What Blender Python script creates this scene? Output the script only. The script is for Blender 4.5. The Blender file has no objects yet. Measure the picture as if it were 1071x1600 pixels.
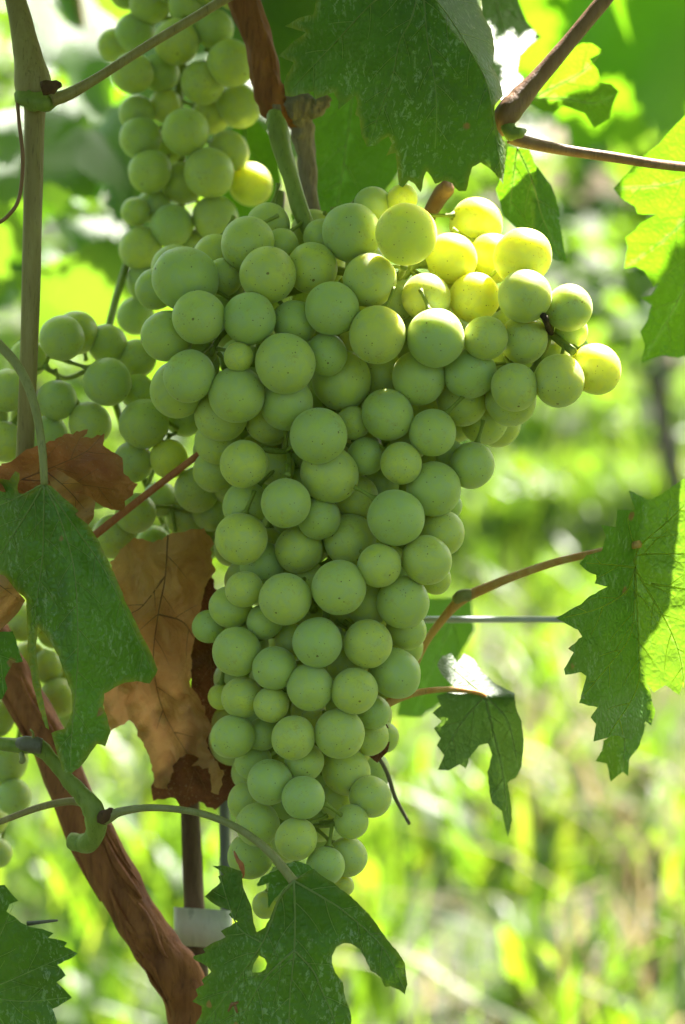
import bpy, math, random
import numpy as np
from mathutils import Vector, Matrix, noise
from mathutils.geometry import delaunay_2d_cdt

random.seed(7)
rng = np.random.default_rng(7)
scene = bpy.context.scene
COL = scene.collection
RAD = math.radians

# ------------------------------------------------------------------ camera
CAM_H = 0.95            # metres above the ground
PITCH = RAD(8.0)       # looking slightly down
D0 = 0.70               # focus distance
KPX = (0.32 / 1600) / D0
CAM = Vector((0, -D0 * math.cos(PITCH), CAM_H))
FWD = Vector((0, math.cos(PITCH), -math.sin(PITCH)))
UP = Vector((0, math.sin(PITCH), math.cos(PITCH)))
RIGHT = Vector((1, 0, 0))
cam_data = bpy.data.cameras.new('camera')
cam = bpy.data.objects.new('camera', cam_data)
COL.objects.link(cam)
cam.location = CAM
cam.rotation_euler = (RAD(90) - PITCH, 0, 0)
cam_data.sensor_fit = 'VERTICAL'
cam_data.sensor_height = 23.6
cam_data.lens = 23.6 * D0 / 0.32
cam_data.clip_start = 0.02
cam_data.clip_end = 500
cam_data.dof.use_dof = True
cam_data.dof.focus_distance = D0 + 0.004
cam_data.dof.aperture_fstop = 6.0
cam_data.dof.aperture_blades = 0
scene.camera = cam

# ------------------------------------------------------------------ sky, sun, exposure
SUN_EL, SUN_AZ = RAD(52), RAD(30)      # behind the bunch, to the right
SUN = Vector((math.sin(SUN_AZ) * math.cos(SUN_EL), math.cos(SUN_AZ) * math.cos(SUN_EL), math.sin(SUN_EL)))
world = bpy.data.worlds.new('World')
scene.world = world
world.use_nodes = True
wn = world.node_tree.nodes
wl = world.node_tree.links
wn.clear()
sky = wn.new('ShaderNodeTexSky')
sky.sky_type = 'NISHITA'
sky.sun_disc = False
sky.sun_elevation = SUN_EL
sky.sun_rotation = SUN_AZ
sky.dust_density = 3.5
sky.ozone_density = 0.6
bg = wn.new('ShaderNodeBackground')
bg.inputs['Strength'].default_value = 0.05
wo = wn.new('ShaderNodeOutputWorld')
wl.new(sky.outputs[0], bg.inputs[0])
wl.new(bg.outputs[0], wo.inputs[0])
sun_data = bpy.data.lights.new('sun', 'SUN')
sun_data.energy = 5.0
sun_data.angle = RAD(0.53)
sun_data.color = (1.0, 0.95, 0.86)
sun = bpy.data.objects.new('sun', sun_data)
COL.objects.link(sun)
sun.rotation_euler = (-SUN).to_track_quat('-Z', 'Y').to_euler()
sun.location = SUN * 5
scene.view_settings.view_transform = 'Standard'
scene.view_settings.look = 'None'
scene.view_settings.gamma = 1.0
scene.view_settings.use_curve_mapping = False
scene.view_settings.exposure = 2.85
scene.cycles.use_denoising = True
scene.cycles.sample_clamp_indirect = 8
scene.cycles.max_bounces = 14
scene.cycles.transmission_bounces = 10
scene.cycles.caustics_reflective = False
scene.cycles.caustics_refractive = False

# ------------------------------------------------------------------ helpers
def P(px, py, mm=0.0):
    """a point seen at photo pixel (px, py), mm behind the focus distance"""
    d = D0 + mm / 1000.0
    return CAM + FWD * d + RIGHT * ((px - 535.5) * KPX * d) + UP * ((800 - py) * KPX * d)

def PXR(r, mm=0.0):
    return r * KPX * (D0 + mm / 1000.0)

def tag(o, label=None, cat=None, group=None, kind=None):
    if label: o['label'] = label
    if cat: o['category'] = cat
    if group: o['group'] = group
    if kind: o['kind'] = kind
    return o

def empty(name, loc, label, cat, group=None):
    o = bpy.data.objects.new(name, None)
    o.empty_display_size = 0.01
    COL.objects.link(o)
    o.location = loc
    return tag(o, label, cat, group)

def add_obj(name, me, parent=None, loc=None, mat=None):
    o = bpy.data.objects.new(name, me)
    COL.objects.link(o)
    if parent is not None:
        o.parent = parent
        # parents are Empties or meshes that carry only a translation
    if loc is not None:
        off = Vector((0, 0, 0))
        p = parent
        while p is not None:
            off += p.location
            p = p.parent
        o.location = Vector(loc) - off
    if mat is not None and len(me.materials) == 0:
        me.materials.append(mat)
    return o

def world_loc(o):
    v = Vector((0, 0, 0))
    while o is not None:
        v += o.location
        o = o.parent
    return v

def mesh_obj(name, verts, faces, mat, parent=None, origin=None, smooth=True):
    """verts are world positions; the object's origin is put at `origin`"""
    V = np.array([tuple(v) for v in verts], dtype=float)
    if origin is None:
        origin = V.mean(axis=0)
    origin = Vector(tuple(origin))
    V = V - np.array(tuple(origin))
    me = bpy.data.meshes.new(name)
    me.from_pydata(V.tolist(), [], [list(f) for f in faces])
    if smooth:
        me.polygons.foreach_set('use_smooth', [True] * len(me.polygons))
    me.materials.append(mat)
    me.update()
    return add_obj(name, me, parent, origin)

def catmull(pts, n=8):
    pts = [np.array(p, dtype=float) for p in pts]
    if len(pts) == 2:
        return [pts[0] + (pts[1] - pts[0]) * t for t in np.linspace(0, 1, n + 1)]
    P_ = [2 * pts[0] - pts[1]] + pts + [2 * pts[-1] - pts[-2]]
    out = []
    for i in range(1, len(P_) - 2):
        p0, p1, p2, p3 = P_[i - 1], P_[i], P_[i + 1], P_[i + 2]
        for k in range(n):
            t = k / n
            out.append(0.5 * ((2 * p1) + (-p0 + p2) * t + (2 * p0 - 5 * p1 + 4 * p2 - p3) * t * t
                              + (-p0 + 3 * p1 - 3 * p2 + p3) * t ** 3))
    out.append(pts[-1])
    return out

def tube_geo(path, sides=10, ridges=0.0, wob=0.0, flat=1.0, seed=0, bark=0.0):
    """path: world x,y,z,radius rows -> verts, faces"""
    verts, faces = [], []
    n = len(path)
    pts = [Vector(p[:3]) for p in path]
    prev = None
    for i in range(n):
        t = (pts[min(i + 1, n - 1)] - pts[max(i - 1, 0)])
        if t.length < 1e-9: t = Vector((0, 0, 1))
        t.normalize()
        if prev is None:
            a = Vector((0, 1, 0)) if abs(t.y) < 0.9 else Vector((1, 0, 0))
            prev = (a - t * a.dot(t)).normalized()
        else:
            prev = (prev - t * prev.dot(t)).normalized()
        b = t.cross(prev)
        for k in range(sides):
            an = 2 * math.pi * k / sides
            r = path[i][3]
            if ridges: r *= 1 + ridges * math.cos(an * 5 + seed) * (1 if k % 2 else 0.4)
            if wob: r *= 1 + wob * noise.noise(Vector((math.cos(an) * 1.3 + seed, math.sin(an) * 1.3, i * 0.22)))
            if bark:
                r *= 1 + bark * noise.noise(Vector((math.cos(an) * 5 + seed, math.sin(an) * 5, i * 0.10))) + bark * 0.7 * noise.noise(Vector((math.cos(an) * 11, math.sin(an) * 11 + seed, i * 0.16)))
            verts.append(pts[i] + prev * math.cos(an) * r * flat + b * math.sin(an) * r)
    for i in range(n - 1):
        for k in range(sides):
            k2 = (k + 1) % sides
            faces.append((i * sides + k, i * sides + k2, (i + 1) * sides + k2, (i + 1) * sides + k))
    c0 = len(verts); verts.append(pts[0]); verts.append(pts[-1])
    for k in range(sides):
        k2 = (k + 1) % sides
        faces.append((c0, k2, k))
        faces.append((c0 + 1, (n - 1) * sides + k, (n - 1) * sides + k2))
    return verts, faces

def px_path(rows, n=8):
    """rows: (px, py, mm, radius px) -> smooth world path with radii"""
    out = []
    for q in catmull(rows, n):
        w = P(q[0], q[1], q[2])
        out.append((w.x, w.y, w.z, max(PXR(q[3], q[2]), 1e-5)))
    return out

def stem(name, rows, mat, parent=None, sides=10, n=8, **kw):
    path = px_path(rows, n)
    v, f = tube_geo(path, sides, **kw)
    return mesh_obj(name, v, f, mat, parent, origin=path[0][:3])

def merge(geos):
    V, F = [], []
    for v, f in geos:
        o = len(V)
        V += list(v)
        F += [tuple(i + o for i in q) for q in f]
    return V, F

# ------------------------------------------------------------------ materials
class NT:
    def __init__(self, name):
        self.m = bpy.data.materials.new(name)
        self.m.use_nodes = True
        self.t = self.m.node_tree
        self.t.nodes.clear()
        self.out = self.t.nodes.new('ShaderNodeOutputMaterial')
    def n(self, typ, **kw):
        nd = self.t.nodes.new('ShaderNode' + typ)
        for k, v in kw.items():
            if k in ('i',):
                for kk, vv in v.items():
                    self.set(nd, kk, vv)
            else:
                setattr(nd, k, v)
        return nd
    def set(self, nd, key, val):
        s = nd.inputs[key]
        if isinstance(val, bpy.types.NodeSocket):
            self.t.links.new(val, s)
        elif isinstance(val, bpy.types.Node):
            self.t.links.new(val.outputs[0], s)
        else:
            s.default_value = val
    def coords(self, rand=True):
        tc = self.n('TexCoord')
        if not rand: return tc.outputs['Object']
        oi = self.n('ObjectInfo')
        mul = self.n('Math', operation='MULTIPLY', i={0: oi.outputs['Random'], 1: 7.31})
        add = self.n('VectorMath', operation='ADD', i={0: tc.outputs['Object'], 1: mul.outputs[0]})
        return add.outputs[0]
    def noise(self, vec, scale, detail=3, rough=0.55, dist=0.0):
        return self.n('TexNoise', i={'Vector': vec, 'Scale': scale, 'Detail': detail, 'Roughness': rough, 'Distortion': dist}).outputs[0]
    def ramp(self, fac, stops, interp='LINEAR'):
        r = self.n('ValToRGB', i={0: fac})
        r.color_ramp.interpolation = interp
        e = r.color_ramp.elements
        while len(e) < len(stops): e.new(0.5)
        for el, (p, c) in zip(e, stops):
            el.position = p
            el.color = (c, c, c, 1) if isinstance(c, (int, float)) else (*c, 1)
        return r.outputs[0]
    def mix(self, fac, a, b, blend='MIX'):
        nd = self.n('MixRGB', blend_type=blend)
        self.set(nd, 0, fac)
        for k, v in ((1, a), (2, b)):
            self.set(nd, k, (*v, 1) if isinstance(v, tuple) and len(v) == 3 else v)
        return nd.outputs[0]
    def math(self, op, a, b=0.0):
        nd = self.n('Math', operation=op)
        self.set(nd, 0, a); self.set(nd, 1, b)
        return nd.outputs[0]
    def bump(self, h, strength, dist):
        return self.n('Bump', i={'Height': h, 'Strength': strength, 'Distance': dist}).outputs[0]
    def done(self, sh):
        self.t.links.new(sh if isinstance(sh, bpy.types.NodeSocket) else sh.outputs[0], self.out.inputs[0])
        return self.m

def leaf_material(name, base, trans, tw=0.5, rough=0.42, flecks=0.5, brown=0.25, edge=None, veincol=(0.10, 0.14, 0.035), cell=420, spec=0.5, bumpy=0.35):
    t = NT(name)
    vec = t.coords()
    big = t.noise(vec, 45, 4)
    col = t.mix(t.ramp(big, [(0.3, 0.0), (0.7, 1.0)]), tuple(c * 0.72 for c in base), tuple(c * 1.22 for c in base))
    fine = t.noise(vec, 900, 3)
    col = t.mix(0.25, col, t.mix(fine, tuple(c * 0.6 for c in base), tuple(c * 1.5 for c in base)))
    # net of fine veins
    vor = t.n('TexVoronoi', feature='DISTANCE_TO_EDGE', i={'Vector': vec, 'Scale': cell, 'Randomness': 1.0})
    net = t.ramp(vor.outputs[0], [(0.0, 1.0), (0.09, 0.0)])
    col = t.mix(t.math('MULTIPLY', net, 0.22), col, veincol)
    tcol = t.mix(t.ramp(big, [(0.3, 0.0), (0.7, 1.0)]), tuple(c * 0.85 for c in trans), tuple(min(1, c * 1.1) for c in trans))
    tcol = t.mix(t.math('MULTIPLY', net, 0.35), tcol, tuple(c * 0.55 for c in trans))
    # pale spray flecks and scratches
    if flecks > 0:
        mp = t.n('Mapping', i={'Vector': vec, 'Scale': (1.0, 1.0, 0.55)})
        f1 = t.noise(mp.outputs[0], 520, 5, 0.75, 0.6)
        zone = t.noise(vec, 38, 2)
        fm = t.math('MULTIPLY', t.ramp(f1, [(0.55, 0.0), (0.60, 1.0)]), t.ramp(zone, [(0.40, 0.1), (0.58, 1.0)]))
        col = t.mix(t.math('MULTIPLY', fm, flecks), col, (0.32, 0.38, 0.25))
    if brown > 0:
        v2 = t.n('TexVoronoi', feature='F1', i={'Vector': vec, 'Scale': 85, 'Randomness': 1.0})
        wob = t.noise(vec, 500, 3)
        dd = t.math('ADD', v2.outputs['Distance'], t.math('MULTIPLY', t.math('SUBTRACT', wob, 0.5), 0.16))
        sep = t.n('SeparateColor', i={0: v2.outputs['Color']})
        on = t.math('GREATER_THAN', sep.outputs[0], 1 - brown)
        spot = t.math('MULTIPLY', t.ramp(dd, [(0.10, 1.0), (0.15, 0.0)]), on)
        col = t.mix(spot, col, (0.28, 0.16, 0.06))
        tcol = t.mix(spot, tcol, (0.3, 0.18, 0.05))
    vn = t.n('Attribute', attribute_name='vein')
    vf = t.ramp(vn.outputs['Fac'], [(0.55, 0.0), (1.0, 0.45)])
    col = t.mix(vf, col, tuple(min(0.3, c * 1.8 + 0.015) for c in base))
    tcol = t.mix(vf, tcol, tuple(min(0.95, c * 1.7 + 0.12) for c in trans))
    rim = t.n('Attribute', attribute_name='rim')
    rm = t.math('MULTIPLY', rim.outputs['Fac'], t.ramp(t.noise(vec, 120, 3), [(0.35, 0.25), (0.6, 1.0)]))
    col = t.mix(rm, col, (0.24, 0.25, 0.035))
    tcol = t.mix(rm, tcol, (0.5, 0.5, 0.04))
    bmp = t.bump(t.math('ADD', t.math('MULTIPLY', vor.outputs[0], 1.6), t.math('MULTIPLY', fine, 0.25)), bumpy, 0.0012)
    pr = t.n('BsdfPrincipled', i={'Base Color': col, 'Roughness': rough, 'Specular IOR Level': spec, 'Normal': bmp})
    tr = t.n('BsdfTranslucent', i={'Color': tcol, 'Normal': bmp})
    mx = t.n('MixShader', i={0: tw, 1: pr, 2: tr})
    return t.done(mx)

MAT = {}
MAT['leaf'] = leaf_material('leaf_green', (0.058, 0.16, 0.022), (0.22, 0.42, 0.02), 0.36, brown=0.42, flecks=0.85)
MAT['leaf_dark'] = leaf_material('leaf_dark_green', (0.040, 0.108, 0.016), (0.15, 0.32, 0.015), 0.30, flecks=0.8, brown=0.3, rough=0.48, spec=0.38)
MAT['leaf_fresh'] = leaf_material('leaf_fresh_green', (0.05, 0.115, 0.018), (0.20, 0.46, 0.010), 0.42, flecks=0.2, brown=0.08)
MAT['leaf_pale'] = leaf_material('leaf_pale_green', (0.065, 0.115, 0.045), (0.20, 0.36, 0.04), 0.35, flecks=0.4, brown=0.1, rough=0.55)
MAT['leaf_far'] = leaf_material('leaf_far', (0.042, 0.10, 0.024), (0.26, 0.46, 0.025), 0.45, flecks=0.0, brown=0.0, cell=200)

def dry_material(name, c1, c2, c3, tw=0.25):
    t = NT(name)
    vec = t.coords()
    a = t.noise(vec, 28, 5, 0.6, 0.4)
    b = t.noise(vec, 140, 4, 0.6)
    c = t.mix(t.ramp(a, [(0.32, 0.0), (0.66, 1.0)]), c1, c2)
    c = t.mix(t.ramp(b, [(0.5, 0.0), (0.8, 0.8)]), c, c3)
    sp = t.noise(vec, 1300, 2)
    c = t.mix(t.math('MULTIPLY', t.ramp(sp, [(0.62, 0.0), (0.7, 1.0)]), 0.35), c, (0.55, 0.42, 0.28))
    vor = t.n('TexVoronoi', feature='DISTANCE_TO_EDGE', i={'Vector': vec, 'Scale': 220})
    cr = t.noise(vec, 60, 6, 0.65, 1.5)
    bmp = t.bump(t.math('ADD', t.math('ADD', b, vor.outputs[0]), t.math('MULTIPLY', cr, 3.0)), 0.8, 0.003)
    pr = t.n('BsdfPrincipled', i={'Base Color': c, 'Roughness': 0.62, 'Specular IOR Level': 0.3, 'Normal': bmp})
    tr = t.n('BsdfTranslucent', i={'Color': t.mix(0.5, c, (0.6, 0.25, 0.06))})
    return t.done(t.n('MixShader', i={0: tw, 1: pr, 2: tr}))

MAT['dry'] = dry_material('dry_leaf_tan', (0.64, 0.31, 0.13), (0.80, 0.47, 0.23), (0.44, 0.19, 0.08), 0.5)
MAT['dry_red'] = dry_material('dry_leaf_red', (0.46, 0.12, 0.06), (0.50, 0.22, 0.10), (0.32, 0.09, 0.05), 0.35)
MAT['dry_dark'] = dry_material('dry_leaf_maroon', (0.10, 0.025, 0.015), (0.15, 0.045, 0.02), (0.06, 0.018, 0.012), 0.12)

def grape_material(name, f1, f2, sss, skin):
    t = NT(name)
    tc = t.n('TexCoord'); oi = t.n('ObjectInfo')
    off = t.math('MULTIPLY', oi.outputs['Random'], 23.7)
    vec = t.n('VectorMath', operation='ADD', i={0: tc.outputs['Object'], 1: off}).outputs[0]   # unit sphere coordinates
    r2 = t.math('FRACT', t.math('MULTIPLY', oi.outputs['Random'], 17.3))
    c = t.mix(r2, (0.13, 0.24, 0.20), (0.28, 0.33, 0.17))
    a = t.noise(vec, 1.3, 3)
    c = t.mix(t.ramp(a, [(0.35, 0.0), (0.75, 0.7)]), c, (0.34, 0.36, 0.10))
    # waxy bloom, rubbed off in places
    b = t.noise(vec, 2.6, 4, 0.6, 0.5)
    bloom = t.ramp(b, [(0.36, 0.05), (0.60, 0.8)])
    c = t.mix(bloom, c, (0.26, 0.36, 0.34))
    # dark lenticels
    v = t.n('TexVoronoi', feature='F1', i={'Vector': vec, 'Scale': 7.5, 'Randomness': 1.0})
    sp = t.n('SeparateColor', i={0: v.outputs['Color']})
    size = t.math('MULTIPLY', t.math('ADD', sp.outputs[0], 0.25), 0.17)
    dot = t.math('MULTIPLY', t.math('LESS_THAN', v.outputs['Distance'], size), t.math('GREATER_THAN', t.math('ADD', sp.outputs[1], t.math('MULTIPLY', t.math('SUBTRACT', t.noise(vec, 1.6, 2), 0.5), 1.6)), 0.66))
    c = t.mix(t.math('MULTIPLY', dot, 0.85), c, (0.05, 0.04, 0.015))
    # tan scuffs on some
    s1 = t.noise(vec, 5.0, 5, 0.7, 1.2)
    s2 = t.noise(vec, 0.9, 1)
    sc = t.math('MULTIPLY', t.ramp(s1, [(0.55, 0.0), (0.63, 1.0)]), t.ramp(s2, [(0.52, 0.0), (0.62, 0.75)]))
    c = t.mix(sc, c, (0.42, 0.36, 0.13))
    # stylar scar at the tip (+Z)
    sxyz = t.n('SeparateXYZ', i={0: tc.outputs['Object']})
    sx = t.math('MULTIPLY', sxyz.outputs[0], sxyz.outputs[0]); sy = t.math('MULTIPLY', sxyz.outputs[1], sxyz.outputs[1])
    rr = t.math('SQRT', t.math('ADD', sx, sy))
    rw = t.math('ADD', rr, t.math('MULTIPLY', t.noise(vec, 11, 4), 0.09))
    scar = t.math('MULTIPLY', t.math('LESS_THAN', rw, t.math('ADD', 0.04, t.math('MULTIPLY', oi.outputs['Random'], 0.06))), t.math('GREATER_THAN', sxyz.outputs[2], 0.0))
    c = t.mix(scar, c, (0.10, 0.06, 0.025))
    rg = t.ramp(b, [(0.3, 0.34), (0.65, 0.55)])
    bmp = t.bump(t.math('ADD', t.noise(vec, 26, 3), t.math('MULTIPLY', dot, 1.5)), 0.04, 0.03)
    spots = t.math('MAXIMUM', t.math('MAXIMUM', dot, scar), t.math('MULTIPLY', sc, 0.5))
    flesh = t.mix(r2, f1, f2)
    flesh = t.mix(t.math('MULTIPLY', spots, 0.7), flesh, (0.10, 0.08, 0.03))
    fl = t.n('BsdfPrincipled', i={'Base Color': flesh, 'Roughness': 0.5, 'Specular IOR Level': 0.4,
             'Subsurface Weight': 1.0, 'Subsurface Radius': (1.0, 0.90, 0.18), 'Subsurface Anisotropy': 0.7, 'Subsurface Scale': sss, 'Normal': bmp})
    fl.subsurface_method = 'RANDOM_WALK'
    sk = t.n('BsdfPrincipled', i={'Base Color': c, 'Roughness': rg, 'Specular IOR Level': 0.5, 'Normal': bmp, 'Sheen Weight': 0.8, 'Sheen Roughness': 0.35, 'Sheen Tint': (0.62, 0.72, 0.50, 1)})
    return t.done(t.n('MixShader', i={0: t.ramp(b, [(0.3, skin[0]), (0.65, skin[1])]), 1: fl, 2: sk}))
MAT['grape'] = grape_material('grape_skin', (0.56, 0.67, 0.16), (0.74, 0.76, 0.11), 0.009, (0.26, 0.50))
MAT['grape_ripe_glow'] = grape_material('grape_skin_ripe_glow', (0.78, 0.83, 0.12), (0.86, 0.85, 0.08), 0.012, (0.18, 0.34))  # riper, yellower berries; part of their backlit glow is put into the colour

def stem_material(name, c1, c2, scale=120, stretch=0.12, rough=0.55, sss=0.0, bump=0.3, lichen=None):
    t = NT(name)
    tc = t.n('TexCoord')
    mp = t.n('Mapping', i={'Vector': tc.outputs['Object'], 'Scale': (1, 1, stretch)})
    a = t.noise(mp.outputs[0], scale, 5, 0.65, 0.3)
    f = t.noise(mp.outputs[0], scale * 5, 4, 0.6)
    b = t.noise(tc.outputs['Object'], 30, 3)
    c = t.mix(t.ramp(a, [(0.35, 0.0), (0.65, 1.0)]), c1, c2)
    c = t.mix(t.ramp(b, [(0.4, 0.0), (0.7, 0.5)]), c, tuple((x + y) / 3 for x, y in zip(c1, c2)))
    c = t.mix(t.math('MULTIPLY', t.ramp(f, [(0.58, 0.0), (0.68, 1.0)]), 0.5), c, tuple(x * 0.4 for x in c1))
    if lichen:
        l = t.noise(tc.outputs['Object'], 90, 4)
        c = t.mix(t.ramp(l, [(0.6, 0.0), (0.66, 0.8)]), c, lichen)
    bmp = t.bump(t.math('ADD', a, t.math('MULTIPLY', f, 0.5)), bump, 0.0015)
    pr = t.n('BsdfPrincipled', i={'Base Color': c, 'Roughness': rough, 'Specular IOR Level': 0.35, 'Normal': bmp})
    if sss:
        pr.inputs['Subsurface Weight'].default_value = sss
        pr.inputs['Subsurface Radius'].default_value = (1, 0.9, 0.3)
        pr.inputs['Subsurface Scale'].default_value = 0.0015
    return t.done(pr)
MAT['shoot'] = stem_material('shoot_olive', (0.27, 0.19, 0.07), (0.36, 0.28, 0.12), 260)
MAT['shoot_red'] = stem_material('shoot_red_brown', (0.25, 0.115, 0.055), (0.32, 0.17, 0.09), 220)
MAT['green_stem'] = stem_material('green_stem', (0.20, 0.26, 0.045), (0.28, 0.33, 0.07), 250, sss=0.4)
MAT['pedicel'] = stem_material('pedicel_green', (0.22, 0.28, 0.04), (0.30, 0.36, 0.06), 500, sss=0.5)
MAT['petiole'] = stem_material('petiole_olive', (0.26, 0.25, 0.09), (0.35, 0.32, 0.14), 300, sss=0.3)
MAT['orange'] = stem_material('petiole_orange', (0.62, 0.27, 0.08), (0.66, 0.40, 0.15), 300, sss=0.3)
MAT['redstem'] = stem_material('petiole_red', (0.48, 0.13, 0.06), (0.55, 0.20, 0.09), 300)
MAT['bark'] = stem_material('cane_bark', (0.17, 0.048, 0.014), (0.40, 0.14, 0.045), 160, 0.10, 0.7, bump=0.7)
MAT['bark_pale'] = stem_material('old_wood_pale', (0.20, 0.13, 0.10), (0.38, 0.29, 0.24), 200, 0.15, 0.75, bump=0.8)
MAT['bark_dark'] = stem_material('old_wood_dark', (0.07, 0.032, 0.016), (0.14, 0.065, 0.032), 160, 0.15, 0.8, bump=0.8)
MAT['stake'] = stem_material('stake_wood', (0.10, 0.055, 0.03), (0.17, 0.10, 0.06), 200, 0.1, 0.7, bump=0.6)
MAT['stub'] = stem_material('dead_stub', (0.03, 0.018, 0.012), (0.06, 0.035, 0.02), 300, 0.3, 0.8)
MAT['twig'] = stem_material('twig_grey', (0.12, 0.10, 0.075), (0.19, 0.16, 0.12), 300)
MAT['vein'] = stem_material('leaf_vein', (0.13, 0.20, 0.05), (0.17, 0.24, 0.07), 300, sss=0.3, bump=0.05)
MAT['vein_bright'] = stem_material('leaf_vein_bright', (0.42, 0.48, 0.10), (0.5, 0.55, 0.14), 300, sss=0.6, bump=0.05)
MAT['vein_dry'] = stem_material('dry_vein', (0.22, 0.09, 0.04), (0.3, 0.14, 0.06), 300, bump=0.05)

def vein_material(name, c, tc, tw):
    t = NT(name)
    a = t.noise(t.coords(), 300, 3)
    pr = t.n('BsdfPrincipled', i={'Base Color': t.mix(a, tuple(x * 0.8 for x in c), tuple(x * 1.2 for x in c)), 'Roughness': 0.5})
    tr = t.n('BsdfTranslucent', i={'Color': (*tc, 1)})
    return t.done(t.n('MixShader', i={0: tw, 1: pr, 2: tr}))
MAT['vein'] = vein_material('leaf_vein', (0.25, 0.32, 0.11), (0.55, 0.65, 0.12), 0.3)
MAT['vein_bright'] = vein_material('leaf_vein_bright', (0.34, 0.38, 0.10), (0.85, 0.9, 0.2), 0.75)

def simple(name, c, rough, metal=0.0, scale=60):
    t = NT(name)
    vec = t.coords(False)
    a = t.noise(vec, scale, 4)
    col = t.mix(a, tuple(x * 0.7 for x in c), tuple(min(1, x * 1.2) for x in c))
    pr = t.n('BsdfPrincipled', i={'Base Color': col, 'Roughness': rough, 'Metallic': metal, 'Normal': t.bump(t.noise(vec, scale * 8), 0.15, 0.001)})
    return t.done(pr)
MAT['wire'] = simple('galvanised_wire', (0.42, 0.44, 0.46), 0.38, 0.9, 300)
MAT['metal_post'] = simple('grey_post', (0.16, 0.17, 0.17), 0.5, 0.5, 80)
MAT['tie'] = stem_material('white_plastic_tie', (0.58, 0.53, 0.48), (0.74, 0.71, 0.67), 70, 0.4, 0.5, bump=0.2)

# ------------------------------------------------------------------ leaves traced at their own place
def in_poly(p, poly):
    x, y = p
    c = False
    n = len(poly)
    j = n - 1
    for i in range(n):
        xi, yi = poly[i]; xj, yj = poly[j]
        if (yi > y) != (yj > y) and x < (xj - xi) * (y - yi) / (yj - yi + 1e-12) + xi:
            c = not c
        j = i
    return c

def in_poly_np(X, Y, poly):
    c = np.zeros(X.shape, bool)
    n = len(poly); j = n - 1
    for i in range(n):
        xi, yi = poly[i]; xj, yj = poly[j]
        if yi != yj:
            m = ((yi > Y) != (yj > Y)) & (X < (xj - xi) * (Y - yi) / (yj - yi) + xi)
            c ^= m
        j = i
    return c

def dens(poly, step, closed=True, jit=0.0, rs=None):
    out = []
    n = len(poly)
    for i in range(n if closed else n - 1):
        a = np.array(poly[i], float); b = np.array(poly[(i + 1) % n], float)
        L = np.linalg.norm(b - a); m = max(1, int(L / step))
        for k in range(m):
            q = a + (b - a) * (k / m)
            if jit and k: q = q + rs.normal(0, jit, 2)
            out.append((q[0], q[1]))
    if not closed: out.append(tuple(map(float, poly[-1])))
    return out

def seg_dist(X, Y, lines):
    D = np.full(X.shape, 1e9)
    for ln in lines:
        for a, b in zip(ln[:-1], ln[1:]):
            ax, ay = a; bx, by = b
            dx, dy = bx - ax, by - ay
            t = np.clip(((X - ax) * dx + (Y - ay) * dy) / (dx * dx + dy * dy + 1e-9), 0, 1)
            D = np.minimum(D, np.hypot(X - ax - t * dx, Y - ay - t * dy))
    return D

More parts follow.
